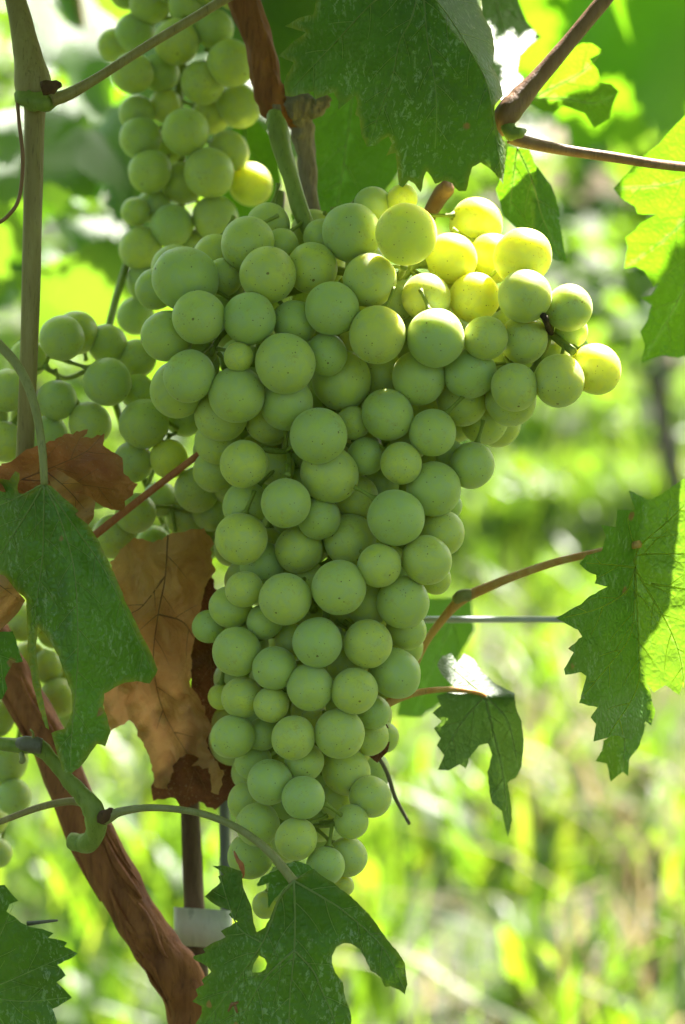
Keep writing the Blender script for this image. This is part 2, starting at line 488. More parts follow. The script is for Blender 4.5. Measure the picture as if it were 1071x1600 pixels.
def traced_leaf(name, parent, outline, depth, veins=(), holes=(), mat='leaf', vmat='vein', grid=7.0, vw=2.2,
                secondary=True, pucker=0.9, label=None, rough_edge=0.5, seed=1, wave=0.8, sec_gap=26, rim=0.0):
    rs = np.random.default_rng(seed)
    outl = dens(outline, grid * 0.9, True, rough_edge, rs)
    hol = [dens(h, grid * 0.7, True, rough_edge, rs) for h in holes]
    xs = [p[0] for p in outl]; ys = [p[1] for p in outl]
    main = [[tuple(q[:2]) for q in catmull([(a, b) for a, b in v], 6)] for v in veins]
    sec = []
    if secondary:
        for v in main:
            acc = 0; side = 1
            tot = sum(math.dist(a, b) for a, b in zip(v[:-1], v[1:]))
            run = 0
            for a, b in zip(v[:-1], v[1:]):
                L = math.dist(a, b); acc += L; run += L
                if acc > sec_gap and run < tot * 0.93:
                    acc = 0
                    side = -side
                    th = math.atan2(b[1] - a[1], b[0] - a[0]) + side * RAD(48 + rs.uniform(-6, 6))
                    ln = [b]; x, y = b
                    maxl = sec_gap * rs.uniform(1.6, 2.6) * (1.2 - 0.5 * run / tot)
                    steps = int(maxl / 6)
                    for k in range(steps):
                        th -= side * RAD(2.2) * rs.uniform(0.3, 1.4)
                        x += 6 * math.cos(th); y += 6 * math.sin(th)
                        if not in_poly((x, y), outl) or any(in_poly((x, y), h) for h in hol): break
                        if k > 2 and seg_dist(np.array([x]), np.array([y]), [m for m in main if m is not v])[0] < 5: break
                        ln.append((x, y))
                    if len(ln) > 2: sec.append(ln)
    # interior points
    gx = np.arange(min(xs), max(xs), grid); gy = np.arange(min(ys), max(ys), grid * 0.87)
    X, Y = np.meshgrid(gx, gy)
    X = X + (np.arange(len(gy)) % 2)[:, None] * grid / 2
    X = (X + rs.normal(0, grid * 0.1, X.shape)).ravel(); Y = (Y + rs.normal(0, grid * 0.1, Y.shape)).ravel()
    m = in_poly_np(X, Y, outl)
    loops = [outl] + hol
    for h in hol: m &= ~in_poly_np(X, Y, h)
    m &= seg_dist(X, Y, [l + [l[0]] for l in loops]) > grid * 0.45
    VP = [q for l in main + sec for q in dens(l, 6.0, False)]
    if VP:
        vx = np.array([q[0] for q in VP]); vy = np.array([q[1] for q in VP])
        mv = in_poly_np(vx, vy, outl)
        for hh in hol: mv &= ~in_poly_np(vx, vy, hh)
        mv &= seg_dist(vx, vy, [l + [l[0]] for l in loops]) > 2.0
        vx, vy = vx[mv], vy[mv]
        m &= seg_dist(X, Y, main + sec) > grid * 0.4
        X = np.concatenate([X[m], vx]); Y = np.concatenate([Y[m], vy]); m = np.ones(len(X), bool)
    pts = [Vector(p) for l in loops for p in l] + [Vector((a, b)) for a, b in zip(X[m], Y[m])]
    edges = []
    base = 0
    for l in loops:
        edges += [(base + i, base + (i + 1) % len(l)) for i in range(len(l))]
        base += len(l)
    V2, E2, F2, *_ = delaunay_2d_cdt(pts, edges, [], 1, 1e-4)
    VX = np.array([v[0] for v in V2]); VY = np.array([v[1] for v in V2])
    FC = np.array([[i for i in f] for f in F2])
    cx = VX[FC].mean(1); cy = VY[FC].mean(1)
    keep = in_poly_np(cx, cy, outl)
    for h in hol: keep &= ~in_poly_np(cx, cy, h)
    FC = FC[keep]
    used = np.unique(FC)
    remap = -np.ones(len(VX), int); remap[used] = np.arange(len(used))
    VX, VY, FC = VX[used], VY[used], remap[FC]
    so = rs.uniform(0, 50)
    lines = main + sec
    def surf(x, y, pk=None):
        d = depth(x, y)
        d += wave * 2.2 * noise.noise(Vector((x * 0.012 + so, y * 0.012, so))) + wave * 0.7 * noise.noise(Vector((x * 0.04, y * 0.04 + so, so)))
        if pk is not None: d -= pucker * pk
        return d
    if lines:
        dv = seg_dist(VX, VY, lines)
        PK = np.clip((dv - 2.0) / 14.0, 0, 1)
    else:
        PK = np.zeros(len(VX))
    verts = [P(x, y, surf(x, y, pk)) for x, y, pk in zip(VX, VY, PK)]
    # faces oriented towards the camera
    faces = []
    for f in FC:
        a, b, c = f
        s = (VX[b] - VX[a]) * (VY[c] - VY[a]) - (VY[b] - VY[a]) * (VX[c] - VX[a])
        faces.append((a, c, b) if s > 0 else (a, b, c))
    org = P(*veins[0][0], surf(*veins[0][0])) if veins else None
    o = mesh_obj(name, verts, faces, MAT[mat], parent, origin=org)
    if label: o['label'] = label
    av = o.data.attributes.new('vein', 'FLOAT', 'POINT')
    vm = np.clip(1 - seg_dist(VX, VY, main) / 2.5, 0, 1) if main else np.zeros(len(VX))
    if sec: vm = np.maximum(vm, 0.5 * np.clip(1 - seg_dist(VX, VY, sec) / 2.0, 0, 1))
    av.data.foreach_set('value', vm)
    at = o.data.attributes.new('rim', 'FLOAT', 'POINT')
    dr = seg_dist(VX, VY, [l + [l[0]] for l in loops])
    at.data.foreach_set('value', np.clip(1 - dr / 9.0, 0, 1) * rim)
    if lines:
        geos = []
        for ln, w0, w1 in [(l, vw, vw * 0.28) for l in main] + [(l, vw * 0.42, vw * 0.15) for l in sec]:
            ln = dens(ln, 5.0, False)
            path = []
            nn = len(ln)
            for i, (x, y) in enumerate(ln):
                w = w0 + (w1 - w0) * (i / max(1, nn - 1)) ** 0.8
                mmv = surf(x, y, 0.0)
                q = P(x, y, mmv - 0.12)
                path.append((q.x, q.y, q.z, PXR(w * 0.85, mmv)))
            if nn > 1: geos.append(tube_geo(path, 5))
        v, f = merge(geos)
        mesh_obj('veins', v, f, MAT[vmat], o, origin=world_loc(o))
    return o

def zoomed(x0, y0, s, pts):
    return [(x0 + a / s, y0 + b / s) for a, b in pts]

# ------------------------------------------------------------------ a loose vine leaf (canopy, other vines)
def leaf_outline(n_per=5, ser=0.06, seed=0, lobes=1.0):
    rs = np.random.default_rng(seed)
    tips = [(-155, 0.62), (-75, 0.86), (0, 1.0), (75, 0.86), (155, 0.62)]      # degrees from the midrib, length
    pts = []
    for a in np.arange(-172, 172.1, 344 / (n_per * 13)):
        r = 0.0
        for ta, tl in tips:
            d = (a - ta) / 34.0
            r = max(r, tl * (1 - 0.42 * lobes * min(1, abs(d)) ** 1.4))
        r *= 1 + rs.uniform(-0.03, 0.03)
        pts.append((a, r))
    out = [(0.0, 0.0)]
    for i, (a, r) in enumerate(pts):
        rr = r * (1 + (ser if i % 2 else -ser * 0.5))
        out.append((rr * math.sin(math.radians(a)), rr * math.cos(math.radians(a))))
    return out

def loose_leaf_mesh(name, seed, mat, fold=0.25, droop=0.35, n_per=4):
    """unit leaf (about 1 long), petiole at the origin, midrib along +Y, upper face +Z"""
    ol = leaf_outline(n_per, 0.07, seed)
    rs = np.random.default_rng(seed)
    gx = np.arange(-1.1, 1.1, 0.17)
    X, Y = np.meshgrid(gx, gx); X = X.ravel(); Y = Y.ravel()
    m = in_poly_np(X, Y, ol) & (seg_dist(X, Y, [ol + [ol[0]]]) > 0.06)
    pts = [Vector(p) for p in ol] + [Vector((a, b)) for a, b in zip(X[m], Y[m])]
    V2, E2, F2, *_ = delaunay_2d_cdt(pts, [(i, (i + 1) % len(ol)) for i in range(len(ol))], [], 1, 1e-5)
    so = rs.uniform(0, 30)
    verts = []
    for v in V2:
        x, y = v
        z = fold * abs(x) * 0.6 - droop * (x * x + y * y) * 0.5 + 0.10 * noise.noise(Vector((x * 2 + so, y * 2, so)))
        verts.append((x, y, z))
    faces = []
    for f in F2:
        a, b, c = [V2[i] for i in f]
        s = (b[0] - a[0]) * (c[1] - a[1]) - (b[1] - a[1]) * (c[0] - a[0])
        faces.append(tuple(f) if s > 0 else tuple(reversed(f)))
    me = bpy.data.meshes.new(name)
    me.from_pydata(verts, [], faces)
    me.polygons.foreach_set('use_smooth', [True] * len(me.polygons))
    me.materials.append(mat)
    return me
LEAFS = [loose_leaf_mesh('vine_leaf', s, MAT['leaf_far']) for s in range(5)]
LEAFS_NEAR = [loose_leaf_mesh('vine_leaf_near', 20 + s, MAT['leaf'], n_per=6) for s in range(3)]
LEAFS_FRESH = [loose_leaf_mesh('vine_leaf_fresh', 40 + s, MAT['leaf_fresh'], n_per=6) for s in range(3)]

def leaf_matrix(normal, tipdir):
    z = Vector(normal).normalized()
    y = Vector(tipdir); y = (y - z * y.dot(z))
    if y.length < 1e-6: y = Vector((0, 0, -1)) - z * (-z.z)
    y.normalize()
    x = y.cross(z)
    return Matrix((x, y, z)).transposed()

def place_leaf(parent, me, loc, normal, tipdir, size, name='leaf', label=None):
    o = bpy.data.objects.new(name, me)
    COL.objects.link(o)
    o.parent = parent
    o.matrix_local = Matrix.Translation(Vector(loc) - world_loc(parent)) @ leaf_matrix(normal, tipdir).to_4x4() @ Matrix.Scale(size, 4)
    if label: o['label'] = label
    return o

# ------------------------------------------------------------------ ground, grass
def ground_material():
    t = NT('ground_soil_and_moss')
    vec = t.coords(False)
    a = t.noise(vec, 3.0, 6, 0.6)
    b = t.noise(vec, 40, 5, 0.65)
    c = t.mix(t.ramp(a, [(0.3, 0.0), (0.5, 1.0)]), (0.045, 0.038, 0.02), (0.022, 0.04, 0.010))
    c = t.mix(t.ramp(b, [(0.4, 0.0), (0.7, 0.7)]), c, (0.06, 0.05, 0.03))
    pr = t.n('BsdfPrincipled', i={'Base Color': c, 'Roughness': 0.9, 'Normal': t.bump(b, 0.6, 0.02)})
    return t.done(pr)

def gz(x, y):
    return 0.03 * noise.noise(Vector((x * 0.8, y * 0.8, 2.0))) + 0.012 * noise.noise(Vector((x * 4, y * 4, 5.0)))

gv, gf = [], []
gxs = np.concatenate([[-200, -60, -20, -8], np.linspace(-4, 4, 41), [8, 20, 60, 200]])
gys = np.concatenate([[-60, -20, -6, -2], np.linspace(0, 9, 46), [12, 20, 60, 200]])
for y in gys:
    for x in gxs: gv.append((x, y, gz(x, y)))
W = len(gxs)
for j in range(len(gys) - 1):
    for i in range(W - 1):
        gf.append((j * W + i, j * W + i + 1, (j + 1) * W + i + 1, (j + 1) * W + i))
ground = mesh_obj('ground', gv, gf, ground_material(), origin=(0, 0, 0))
tag(ground, 'sunlit vineyard soil beneath the grass', 'ground', kind='structure')

def grass_material(name, straw=False):
    t = NT(name)
    at = t.n('Attribute', attribute_name='tint')
    if straw:
        c = t.ramp(at.outputs['Fac'], [(0.0, (0.20, 0.14, 0.07)), (1.0, (0.34, 0.27, 0.15))])
        tc = t.ramp(at.outputs['Fac'], [(0.0, (0.22, 0.16, 0.07)), (1.0, (0.32, 0.26, 0.13))])
    else:
        c = t.ramp(at.outputs['Fac'], [(0.0, (0.03, 0.065, 0.012)), (0.6, (0.055, 0.105, 0.017)), (1.0, (0.095, 0.13, 0.03))])
        tc = t.ramp(at.outputs['Fac'], [(0.0, (0.12, 0.24, 0.015)), (0.6, (0.23, 0.42, 0.012)), (1.0, (0.36, 0.46, 0.03))])
    pr = t.n('BsdfPrincipled', i={'Base Color': c, 'Roughness': 0.42, 'Specular IOR Level': 0.4})
    tr = t.n('BsdfTranslucent', i={'Color': tc})
    return t.done(t.n('MixShader', i={0: 0.5, 1: pr, 2: tr}))

def blades(name, n, xr, yr, hr, wr, mat, label, cat, density=None, bend=0.5, seg=3, clumps=None, spread=0.04):
    V = np.zeros((n, 2 * seg + 1, 3)); T = np.zeros((n, 2 * seg + 1))
    F = []
    k = 0
    tries = 0
    xs = rng.uniform(*xr, n * 6); ys = rng.uniform(*yr, n * 6)
    if clumps:
        ci = rng.integers(0, len(clumps), n)
        xs = np.array([clumps[i][0] for i in ci]) + rng.normal(0, spread, n); ys = np.array([clumps[i][1] for i in ci]) + rng.normal(0, spread, n)
    for x, y in zip(xs, ys):
        if k >= n: break
        if density is not None and rng.random() > density(x, y): continue
        h = rng.uniform(*hr); w = rng.uniform(*wr)
        an = rng.uniform(0, 2 * math.pi); lean = rng.uniform(0.1, 1.0) * bend
        dx, dy = math.cos(an), math.sin(an)
        sx, sy = -dy, dx
        if rng.random() < 0.5: sx, sy = math.cos(an + 1), math.sin(an + 1)
        z0 = gz(x, y) - 0.005
        tint = rng.random()
        for s in range(seg + 1):
            u = s / seg
            off = lean * h * u * u
            hh = h * u * (1 - 0.3 * lean * u)
            ww = w * (0.7 + 0.6 * u) * (1 - u) ** 0.55 if s < seg else 0
            c = np.array([x + dx * off, y + dy * off, z0 + hh])
            if s < seg:
                V[k, 2 * s] = c + np.array([sx, sy, 0]) * ww; V[k, 2 * s + 1] = c - np.array([sx, sy, 0]) * ww
            else:
                V[k, 2 * s] = c
        T[k] = tint
        b = k * (2 * seg + 1)
        for s in range(seg - 1):
            F.append((b + 2 * s, b + 2 * s + 1, b + 2 * s + 3, b + 2 * s + 2))
        F.append((b + 2 * seg - 2, b + 2 * seg - 1, b + 2 * seg))
        k += 1
    V = V[:k].reshape(-1, 3); T = T[:k].reshape(-1)
    me = bpy.data.meshes.new(name)
    me.from_pydata(V.tolist(), [], F)
    a = me.attributes.new('tint', 'FLOAT', 'POINT')
    a.data.foreach_set('value', T)
    me.polygons.foreach_set('use_smooth', [True] * len(me.polygons))
    me.materials.append(mat)
    o = add_obj(name, me)
    tag(o, label, cat, kind='stuff')
    return o

def dens_grass(x, y):
    return min(1.0, max(0.05, 0.5 + 1.7 * noise.noise(Vector((x * 3.2, y * 3.2, 9.0)))))
GM, SM = grass_material('grass_green'), grass_material('dry_grass', True)
blades('grass', 30000, (-2.6, 3.0), (1.0, 7.5), (0.05, 0.20), (0.0018, 0.0045), GM, 'sunlit green grass growing between the vine rows', 'grass', dens_grass, 0.8)
blades('grass', 9000, (-5, 6), (7.0, 14), (0.12, 0.3), (0.006, 0.014), GM, 'green grass beyond the next vine row', 'grass', None, 0.8)
CL = [(rng.uniform(-2.2, 2.6), rng.uniform(1.2, 6.5)) for _ in range(520)]
blades('weeds', 12000, (0, 1), (0, 1), (0.06, 0.22), (0.008, 0.020), GM, 'broad leafed green weeds growing among the grass', 'weeds', None, 1.0, 3, CL, 0.045)
SC = [(rng.normal(0.6, 0.22), rng.uniform(1.5, 3.6)) for _ in range(50)] + [(rng.uniform(-2, 2.5), rng.uniform(1.2, 6)) for _ in range(35)]
blades('dry_grass', 850, (0, 1), (0, 1), (0.06, 0.34), (0.0020, 0.006), SM, 'straw coloured dry grass among the green grass', 'dry grass', None, 1.6, 3, SC, 0.07)

# ------------------------------------------------------------------ the neighbouring vine rows
def far_vine(x, y, h0, h1, n, label, group, width=0.55, deep=0.26, size=(0.055, 0.085)):
    root = empty('grapevine', (x, y, gz(x, y)), label, 'grapevine', group)
    path = []
    for i in range(9):
        u = i / 8
        path.append((x + 0.03 * math.sin(u * 5 + x), y + 0.02 * math.cos(u * 4), -0.02 + u * (h0 + 0.25), 0.034 - 0.008 * u))
    v, f = tube_geo(path, 8, wob=0.35, seed=x)
    mesh_obj('trunk', v, f, MAT['bark_pale'], root, origin=(x, y, 0))
    V, F = [], []
    for i in range(n):
        px_ = rng.normal(x, width * 0.5); py_ = rng.normal(y, deep * 0.5); pz_ = h0 + (h1 - h0) * rng.random() ** 0.9 + rng.normal(0, 0.06)
        vv = Vector((px_, py_, pz_)) - CAM
        if 0 < vv.dot(FWD) < 2.5 and abs(vv.x) < 0.153 * vv.dot(FWD) + 0.1 and abs(vv.dot(UP)) < 0.2286 * vv.dot(FWD) + 0.1: continue
        nm = Vector((rng.normal(0.2, 0.6), rng.normal(0.25, 0.7), 0.7))
        M = Matrix.Translation((px_, py_, pz_)) @ leaf_matrix(nm, (rng.normal(0, 0.5), rng.normal(0, 0.5), -1)).to_4x4() @ Matrix.Scale(rng.uniform(*size), 4)
        me = LEAFS[i % 5]
        o = len(V)
        V += [M @ q.co for q in me.vertices]
        F += [tuple(k + o for k in p.vertices) for p in me.polygons]
    mesh_obj('crown', V, F, MAT['leaf_far'], root, origin=(x, y, h0))
    return root
FARS = [(-2.6, 'at the far left end'), (-1.7, 'left of the upright shoot'), (-0.85, 'behind the upright shoot'), (0.02, 'behind the big bunch'),
        (0.95, 'right of the big bunch'), (1.85, 'near the right edge'), (2.75, 'at the far right end')]
for x, lb in FARS:
    far_vine(x, 5.7 + 0.1 * math.sin(x * 9), 0.28, 1.65, 340, 'blurred vine of the next row ' + lb, 'vines of the next row')
for k in range(6):      # unseen row behind the viewer, added to block skylight and darken the fill
    far_vine(-2.2 + 0.9 * k, -1.7, 0.12, 2.25, 300, ['leftmost', 'second from left', 'third from left', 'third from right', 'second from right', 'rightmost'][k] + ' leafy vine in the unseen row added behind the viewer', 'unseen vines added behind the viewer')
for x, lb in ((-1.75, 'far to the left'), (-0.62, 'just left'), (0.95, 'just right'), (1.8, 'far to the right')):     # unseen vines of this row, added to shade the ground in front
    far_vine(x, 0.12, 0.35, 1.95, 260, 'unseen neighbouring vine added for its shade, ' + lb + ' of the photographed one', 'unseen vines added along the same row')
for k, lb in enumerate(('far left', 'left', 'middle left', 'middle', 'middle right', 'right', 'far right')):
    far_vine(-3.9 + 1.3 * k, 8.6, 0.2, 1.9, 330, lb + ' vine of the second row beyond', 'vines of the second row beyond', width=0.95, size=(0.07, 0.1))
# ------------------------------------------------------------------ grape bunches
def grape_mesh(name, seed, mat='grape'):
    me0 = bpy.data.meshes.new(name)
    import bmesh
    bm = bmesh.new()
    bmesh.ops.create_icosphere(bm, subdivisions=4, radius=1.0)
    for v in bm.verts:
        n = v.co.normalized()
        r = 1 + 0.03 * noise.noise(n * 1.3 + Vector((seed * 3.1, 0, 0))) + 0.004 * noise.noise(n * 5 + Vector((0, seed, 0)))
        zz = max(0, n.z)
        r += 0.012 * math.exp(-((1 - zz) / 0.004)) if zz > 0.9 else 0.0
        v.co = n * r
        v.co.z *= 1.02
    bm.to_mesh(me0); bm.free()
    me0.polygons.foreach_set('use_smooth', [True] * len(me0.polygons))
    me0.materials.append(MAT[mat])
    return me0
GRAPES = [grape_mesh('grape', s) for s in range(4)]
RIPE_GLOW = [grape_mesh('ripe_glow_grape', s, 'grape_ripe_glow') for s in range(4)]
RIPE_GLOW_AT = [(744,350),(705,403),(817,401),(742,465),(768,404),(635,366),(931,577),(392,288),(690,455),(629,312),(264,717),(345,1089)]      # yellow ripe berries that get the painted backlit glow
pv, pf = tube_geo([(0, 0, 0, 0.10), (0.02, 0, 0.2, 0.075), (0.02, 0.01, 0.6, 0.07), (0, 0.01, 0.85, 0.10), (0, 0, 1.0, 0.2)], 7)
PEDICEL = bpy.data.meshes.new('pedicel')
PEDICEL.from_pydata([tuple(v) for v in pv], [], pf)
PEDICEL.polygons.foreach_set('use_smooth', [True] * len(PEDICEL.polygons))
PEDICEL.materials.append(MAT['pedicel'])

ALLG = []
def bunch(root, grapes, axis, base_fn, slack=0.90, stems=(), ax_depth=26.0):
    """grapes: (x, y, r, layer) in front-to-back order; axis: rachis path rows (px,py,mm,r)"""
    order = sorted(range(len(grapes)), key=lambda i: grapes[i][3])
    placed = []
    rl = world_loc(root)
    axp = [Vector(p[:3]) for p in px_path(axis, 10)] + [Vector(p[:3]) for s in stems for p in px_path(s, 6)]
    axm = axp[:len(px_path(axis, 10))]
    for i in order:
        x, y, r, lay = grapes[i]
        mm = base_fn(x, y, lay)
        for (x2, y2, r2, m2) in placed:
            d = math.hypot(x - x2, y - y2); s = (r + r2) * slack
            if d < s:
                mm = max(mm, m2 + 0.2 * math.sqrt(s * s - d * d))
        placed.append((x, y, r, mm))
        c = P(x, y, mm)
        R = PXR(r, mm)
        ALLG.append((c, R, x, y, root))
        # nearest rachis point, a little above the berry
        q = min([a for a in axp if (a - c).dot(FWD) > 0.75 * R] or axm, key=lambda a: (a - (c + Vector((0, 0, R * 0.8)))).length)
        dirv = (q - c)
        dn = dirv.normalized()
        # the stalk enters the berry at its upper/inner side
        dn = (dn + Vector((0, 0, 0.35)) + Vector((random.gauss(0, .12), random.gauss(0, .12), random.gauss(0, .12)))).normalized()
        o = bpy.data.objects.new('grape', (RIPE_GLOW if any(abs(x - a) < 2 and abs(y - b) < 2 for a, b in RIPE_GLOW_AT) else GRAPES)[i % 4])
        COL.objects.link(o)
        o.parent = root
        quat = (-dn).to_track_quat('Z', 'Y') @ Matrix.Rotation(random.uniform(0, 6.28), 3, 'Z').to_quaternion()
        e = random.uniform(0.96, 1.06); e2 = random.uniform(0.975, 1.02)
        o.matrix_local = Matrix.Translation(c - rl) @ quat.to_matrix().to_4x4() @ Matrix.Diagonal((R * e2, R, R * e, 1))
        # stalk
        a = c + dn * R * 0.97
        L = min(max((q - a).length, 0.0025), 0.008)
        end = a + ((q - a).normalized() * 0.6 + dn * 0.5).normalized() * L
        p = bpy.data.objects.new('pedicel', PEDICEL)
        COL.objects.link(p)
        p.parent = root
        p.matrix_local = Matrix.Translation(end - rl) @ (a - end).to_track_quat('Z', 'Y').to_matrix().to_4x4() @ Matrix.Diagonal((0.0085, 0.0085, (a - end).length, 1))
    geos = [tube_geo(px_path(axis, 8), 9, wob=0.2)] + [tube_geo(px_path(s, 6), 8, wob=0.15) for s in stems]
    v, f = merge(geos)
    mesh_obj('rachis', v, f, MAT['green_stem'], root, origin=rl)
    return placed

MAIN = [
 # left shoulder and crown
 (446,568,48,0),(373,558,23.5,0),(311,496,42,0),(290,436,50,0.5),(419,429,44,0.5),(488,419,40,0.8),(387,380,42,1.5),
 (390,498,42,0.3),(461,504,35,1.2),(519,482,42,0.4),(578,438,42,0.6),(550,364,46,2),(296,588,40,0),(262,525,40,0.9),(279,608,44,0.8),
 (370,617,45,0.2),(448,630,41,0.7),(510,554,33,0.9),(534,594,47,1.2),(590,523,44.5,0),(349,433,30,2.2),(357,459,28,2.4),
 (346,650,40,1.0),(420,657,35,1.8),(440,383,26,3),(552,661,27,1.5),(596,586,38,2.4),(312,549,28,2.5),(583,322,30,3.2),(505,372,30,3),
 # right shoulder
 (635,366,49,0),(744,350,42,4.0),(705,403,39,2.5),(817,401,45,0.5),(820,463,42,0),(742,465,40,1.9),(666,465,38,1.4),(681,528,45,0),
 (759,528,34,0.2),(889,481,37,0.6),(819,530,38,1.0),(893,517,26,1.8),(804,605,37,0),(874,595,40,0.1),(931,577,39,0.6),
 (735,583,40,0.7),(655,590,42,1.3),(798,626,41,0.9),(722,627,39,1.7),(756,657,38,1.9),(768,404,40,3.8),(615,467,36,2.2),(645,500,36,2.6),
 (690,455,32,3.0),(629,312,24,3),(860,560,30,2.6),(775,570,32,2.4),(700,520,36,2.8),
 # waist
 (498,681,44,0),(381,725,38,0.4),(515,741,44,0.7),(447,786,39,0.2),(384,789,36,0.9),(499,810,34,1.2),(619,809,44,0),(678,764,43,0.7),
 (627,724,32,0.5),(572,713,30,0.9),(676,676,37,0.6),(606,648,40,1.1),(558,777,34,1.8),(377,842,41,0.6),(467,859,37,1.4),(547,844,41,1.2),
 (593,884,34.5,0),(667,875,38.5,0),(689,833,37,1.2),(738,727,35,1.2),(704,711,24,2),(340,690,36,1.8),(335,735,33,2.3),(410,880,34,2.4),
 (700,790,22,2.2),(681,905,24,1.6),(596,760,28,2.6),(430,730,30,3.0),(640,690,30,2.5),(645,840,30,2.2),(470,700,30,3.2),
 # lower body
 (446,936,41,0),(530,918,43,0),(630,941,42,0.5),(382,921,28.5,0.6),(360,948,33,1.1),(414,971,28,1.4),(496,1004,40,0.1),(575,1006,38,0.3),
 (370,1018,39,0.7),(429,1044,34,0.5),(485,1074,36.5,0.3),(554,1080,37,0),(618,1052,39,0.7),(575,941,37,1.6),(635,984,31,1.5),(481,902,27,2.4),
 (326,979,26,2.0),(455,1000,26,2.2),(540,1040,28,2.2),(379,1090,33,0.7),(424,1101,28,0.6),(364,1151,34,0.6),(411,1147,26,1.5),(459,1153,35,0.2),
 (531,1146,40,0),(476,1190,31,1.2),(422,1222,36,0.5),(474,1246,34.5,0),(541,1205,37,0.9),(526,1250,29,1.2),(579,1245,33,0.6),(549,1284,27,0.4),
 (403,1288,34,0.9),(463,1311,33,0),(543,1339,31.5,0.3),(509,1353,31,0.1),(583,1113,28,1.4),(577,1150,31,1.5),(599,1152,25,2.0),(396,1190,28,2.0),
 (482,1110,28,2.2),(392,1337,36,2.0),(385,1252,29,2.2),(345,1089,20,3.0),(416,1414,22,2.2),(537,1384,17,1.2),(500,1290,24,2.2),(447,1380,30,1.8),
 (520,1180,30,2.6),(440,1110,30,2.8),(600,1010,30,2.4),
]
HULL = [(250,430),(330,370),(420,350),(520,340),(640,340),(740,350),(830,390),(900,470),(900,560),(820,620),(740,690),(700,760),(690,880),(650,960),(630,1050),(590,1120),(570,1220),(545,1310),(500,1340),(430,1330),(400,1250),(360,1150),(340,1000),(360,880),(350,740),(300,640),(250,540)]
rf = np.random.default_rng(5)
for j, yy in enumerate(np.arange(360, 1340, 50)):
    for xx in np.arange(250 + (j % 2) * 29, 920, 58):
        if in_poly((xx, yy), HULL) and not (xx > 590 and yy < 490):
            MAIN.append((xx + rf.normal(0, 6), yy + rf.normal(0, 6), rf.uniform(31, 38), 4.0 + rf.uniform(0, 0.6)))
for j, yy in enumerate(np.arange(540, 1260, 74)):  # unseen rearmost berries, added to block background light through the bunch
    for xx in np.arange(290 + (j % 2) * 37, 760, 76):
        if in_poly((xx, yy), HULL): MAIN.append((xx, yy, rf.uniform(34, 38), 5.6 + rf.uniform(0, 0.6)))
def base_main(x, y, lay):
    cx = np.interp(y, [350, 560, 700, 900, 1100, 1350], [520, 500, 510, 515, 480, 470])
    W = np.interp(y, [350, 560, 700, 900, 1100, 1350], [300, 300, 210, 180, 130, 90])
    e = min(1.0, abs(x - cx) / W)
    wing = max(0.0, (x - 560) / 400) if y < 690 else 0
    low = np.interp(y, [350, 1000, 1350], [0, 2, 5])
    return lay * 8.5 + 7 * e * e * (1 - 0.5 * min(1, wing)) + low
bm_ = empty('grape_bunch', P(430, 190, 45), 'large sharp bunch of pale green grapes hanging in the centre', 'grape bunch', 'grape bunches on the vine')
placed = bunch(bm_, MAIN, [(428, 178, 47, 9), (432, 192, 44, 16), (446, 250, 42, 14), (470, 330, 36, 13), (505, 420, 32, 9), (520, 560, 32, 8), (515, 700, 32, 7), (520, 850, 34, 7), (505, 1000, 32, 6), (480, 1150, 30, 5), (480, 1300, 28, 3)],
      base_main, 0.92,
      [[(505, 420, 32, 7), (570, 430, 30, 7), (622, 436, 22, 8), (655, 412, 22, 8), (720, 430, 26, 7), (800, 480, 24, 6), (858, 520, 20, 6), (896, 549, 10, 7)],
       [(855, 498, 14, 5), (860, 520, 20, 6), (830, 580, 20, 5), (790, 570, 18, 5)],
       [(622, 436, 22, 7), (628, 425, 12, 6), (632, 416, 8, 7)],
       [(505, 440, 32, 7), (420, 470, 26, 6), (350, 520, 20, 5), (330, 555, 16, 4)],
       [(515, 690, 32, 5), (450, 705, 18, 4), (420, 703, 14, 5), (400, 700, 12, 3)], [(452, 704, 16, 4), (452, 730, 10, 4), (449, 744, 6, 6)],
       [(480, 1290, 26, 3), (510, 1290, 14, 4), (530, 1285, 10, 4)]], 26)
stub = mesh_obj('stub', *tube_geo(px_path([(862, 520, 16, 5), (855, 505, 6, 5), (851, 497, 2, 6), (849, 490, 2, 4)], 4), 8, wob=0.6), MAT['stub'], bm_)
stub['label'] = 'blackened dry stalk stub between two berries'

def back_bunch(label, loc, grapes, axis, mm0, step=9, stems=()):
    r = empty('grape_bunch', loc, label, 'grape bunch', 'grape bunches on the vine')
    bunch(r, grapes, axis, lambda x, y, l: mm0 + l * step, 0.86, stems)
    return r
UPPER = [(361,99,37,0),(317,129,35,0.6),(335,45,31,1),(276,65,36,0.8),(290,206,37,0),(327,270,39,0),(357,237,32,1),(235,268,34,0.7),(220,216,33,1.1),
 (214,177,28,1.4),(208,114,32,1),(235,6,32,1),(294,8,30,0.7),(212,51,31,1.6),(251,114,30,2),(286,286,33,1.7),(337,341,36,0.8),(269,353,34,0.6),
 (212,331,23,1),(241,322,27,1.5),(220,388,34,0.9),(306,388,30,1.4),(392,288,34,1.6),(373,165,34,1.8),(258,165,26,2.4),(330,180,30,2.4),(265,230,26,2.6),
 (230,440,31,1.2),(262,420,30,2),(212,494,29,1.6),(300,450,30,2.2),(180,70,26,2.2),(330,-25,34,0.6),(262,-30,34,0.8),(200,-15,30,1.4),(365,-15,30,1.6)]
bu = back_bunch('blurred bunch of dark green grapes hanging at upper left behind the cane', P(300, -60, 128), UPPER,
    [(300, -60, 128, 9), (290, 40, 128, 8), (280, 160, 128, 7), (285, 300, 128, 6), (265, 460, 125, 4)], 105)
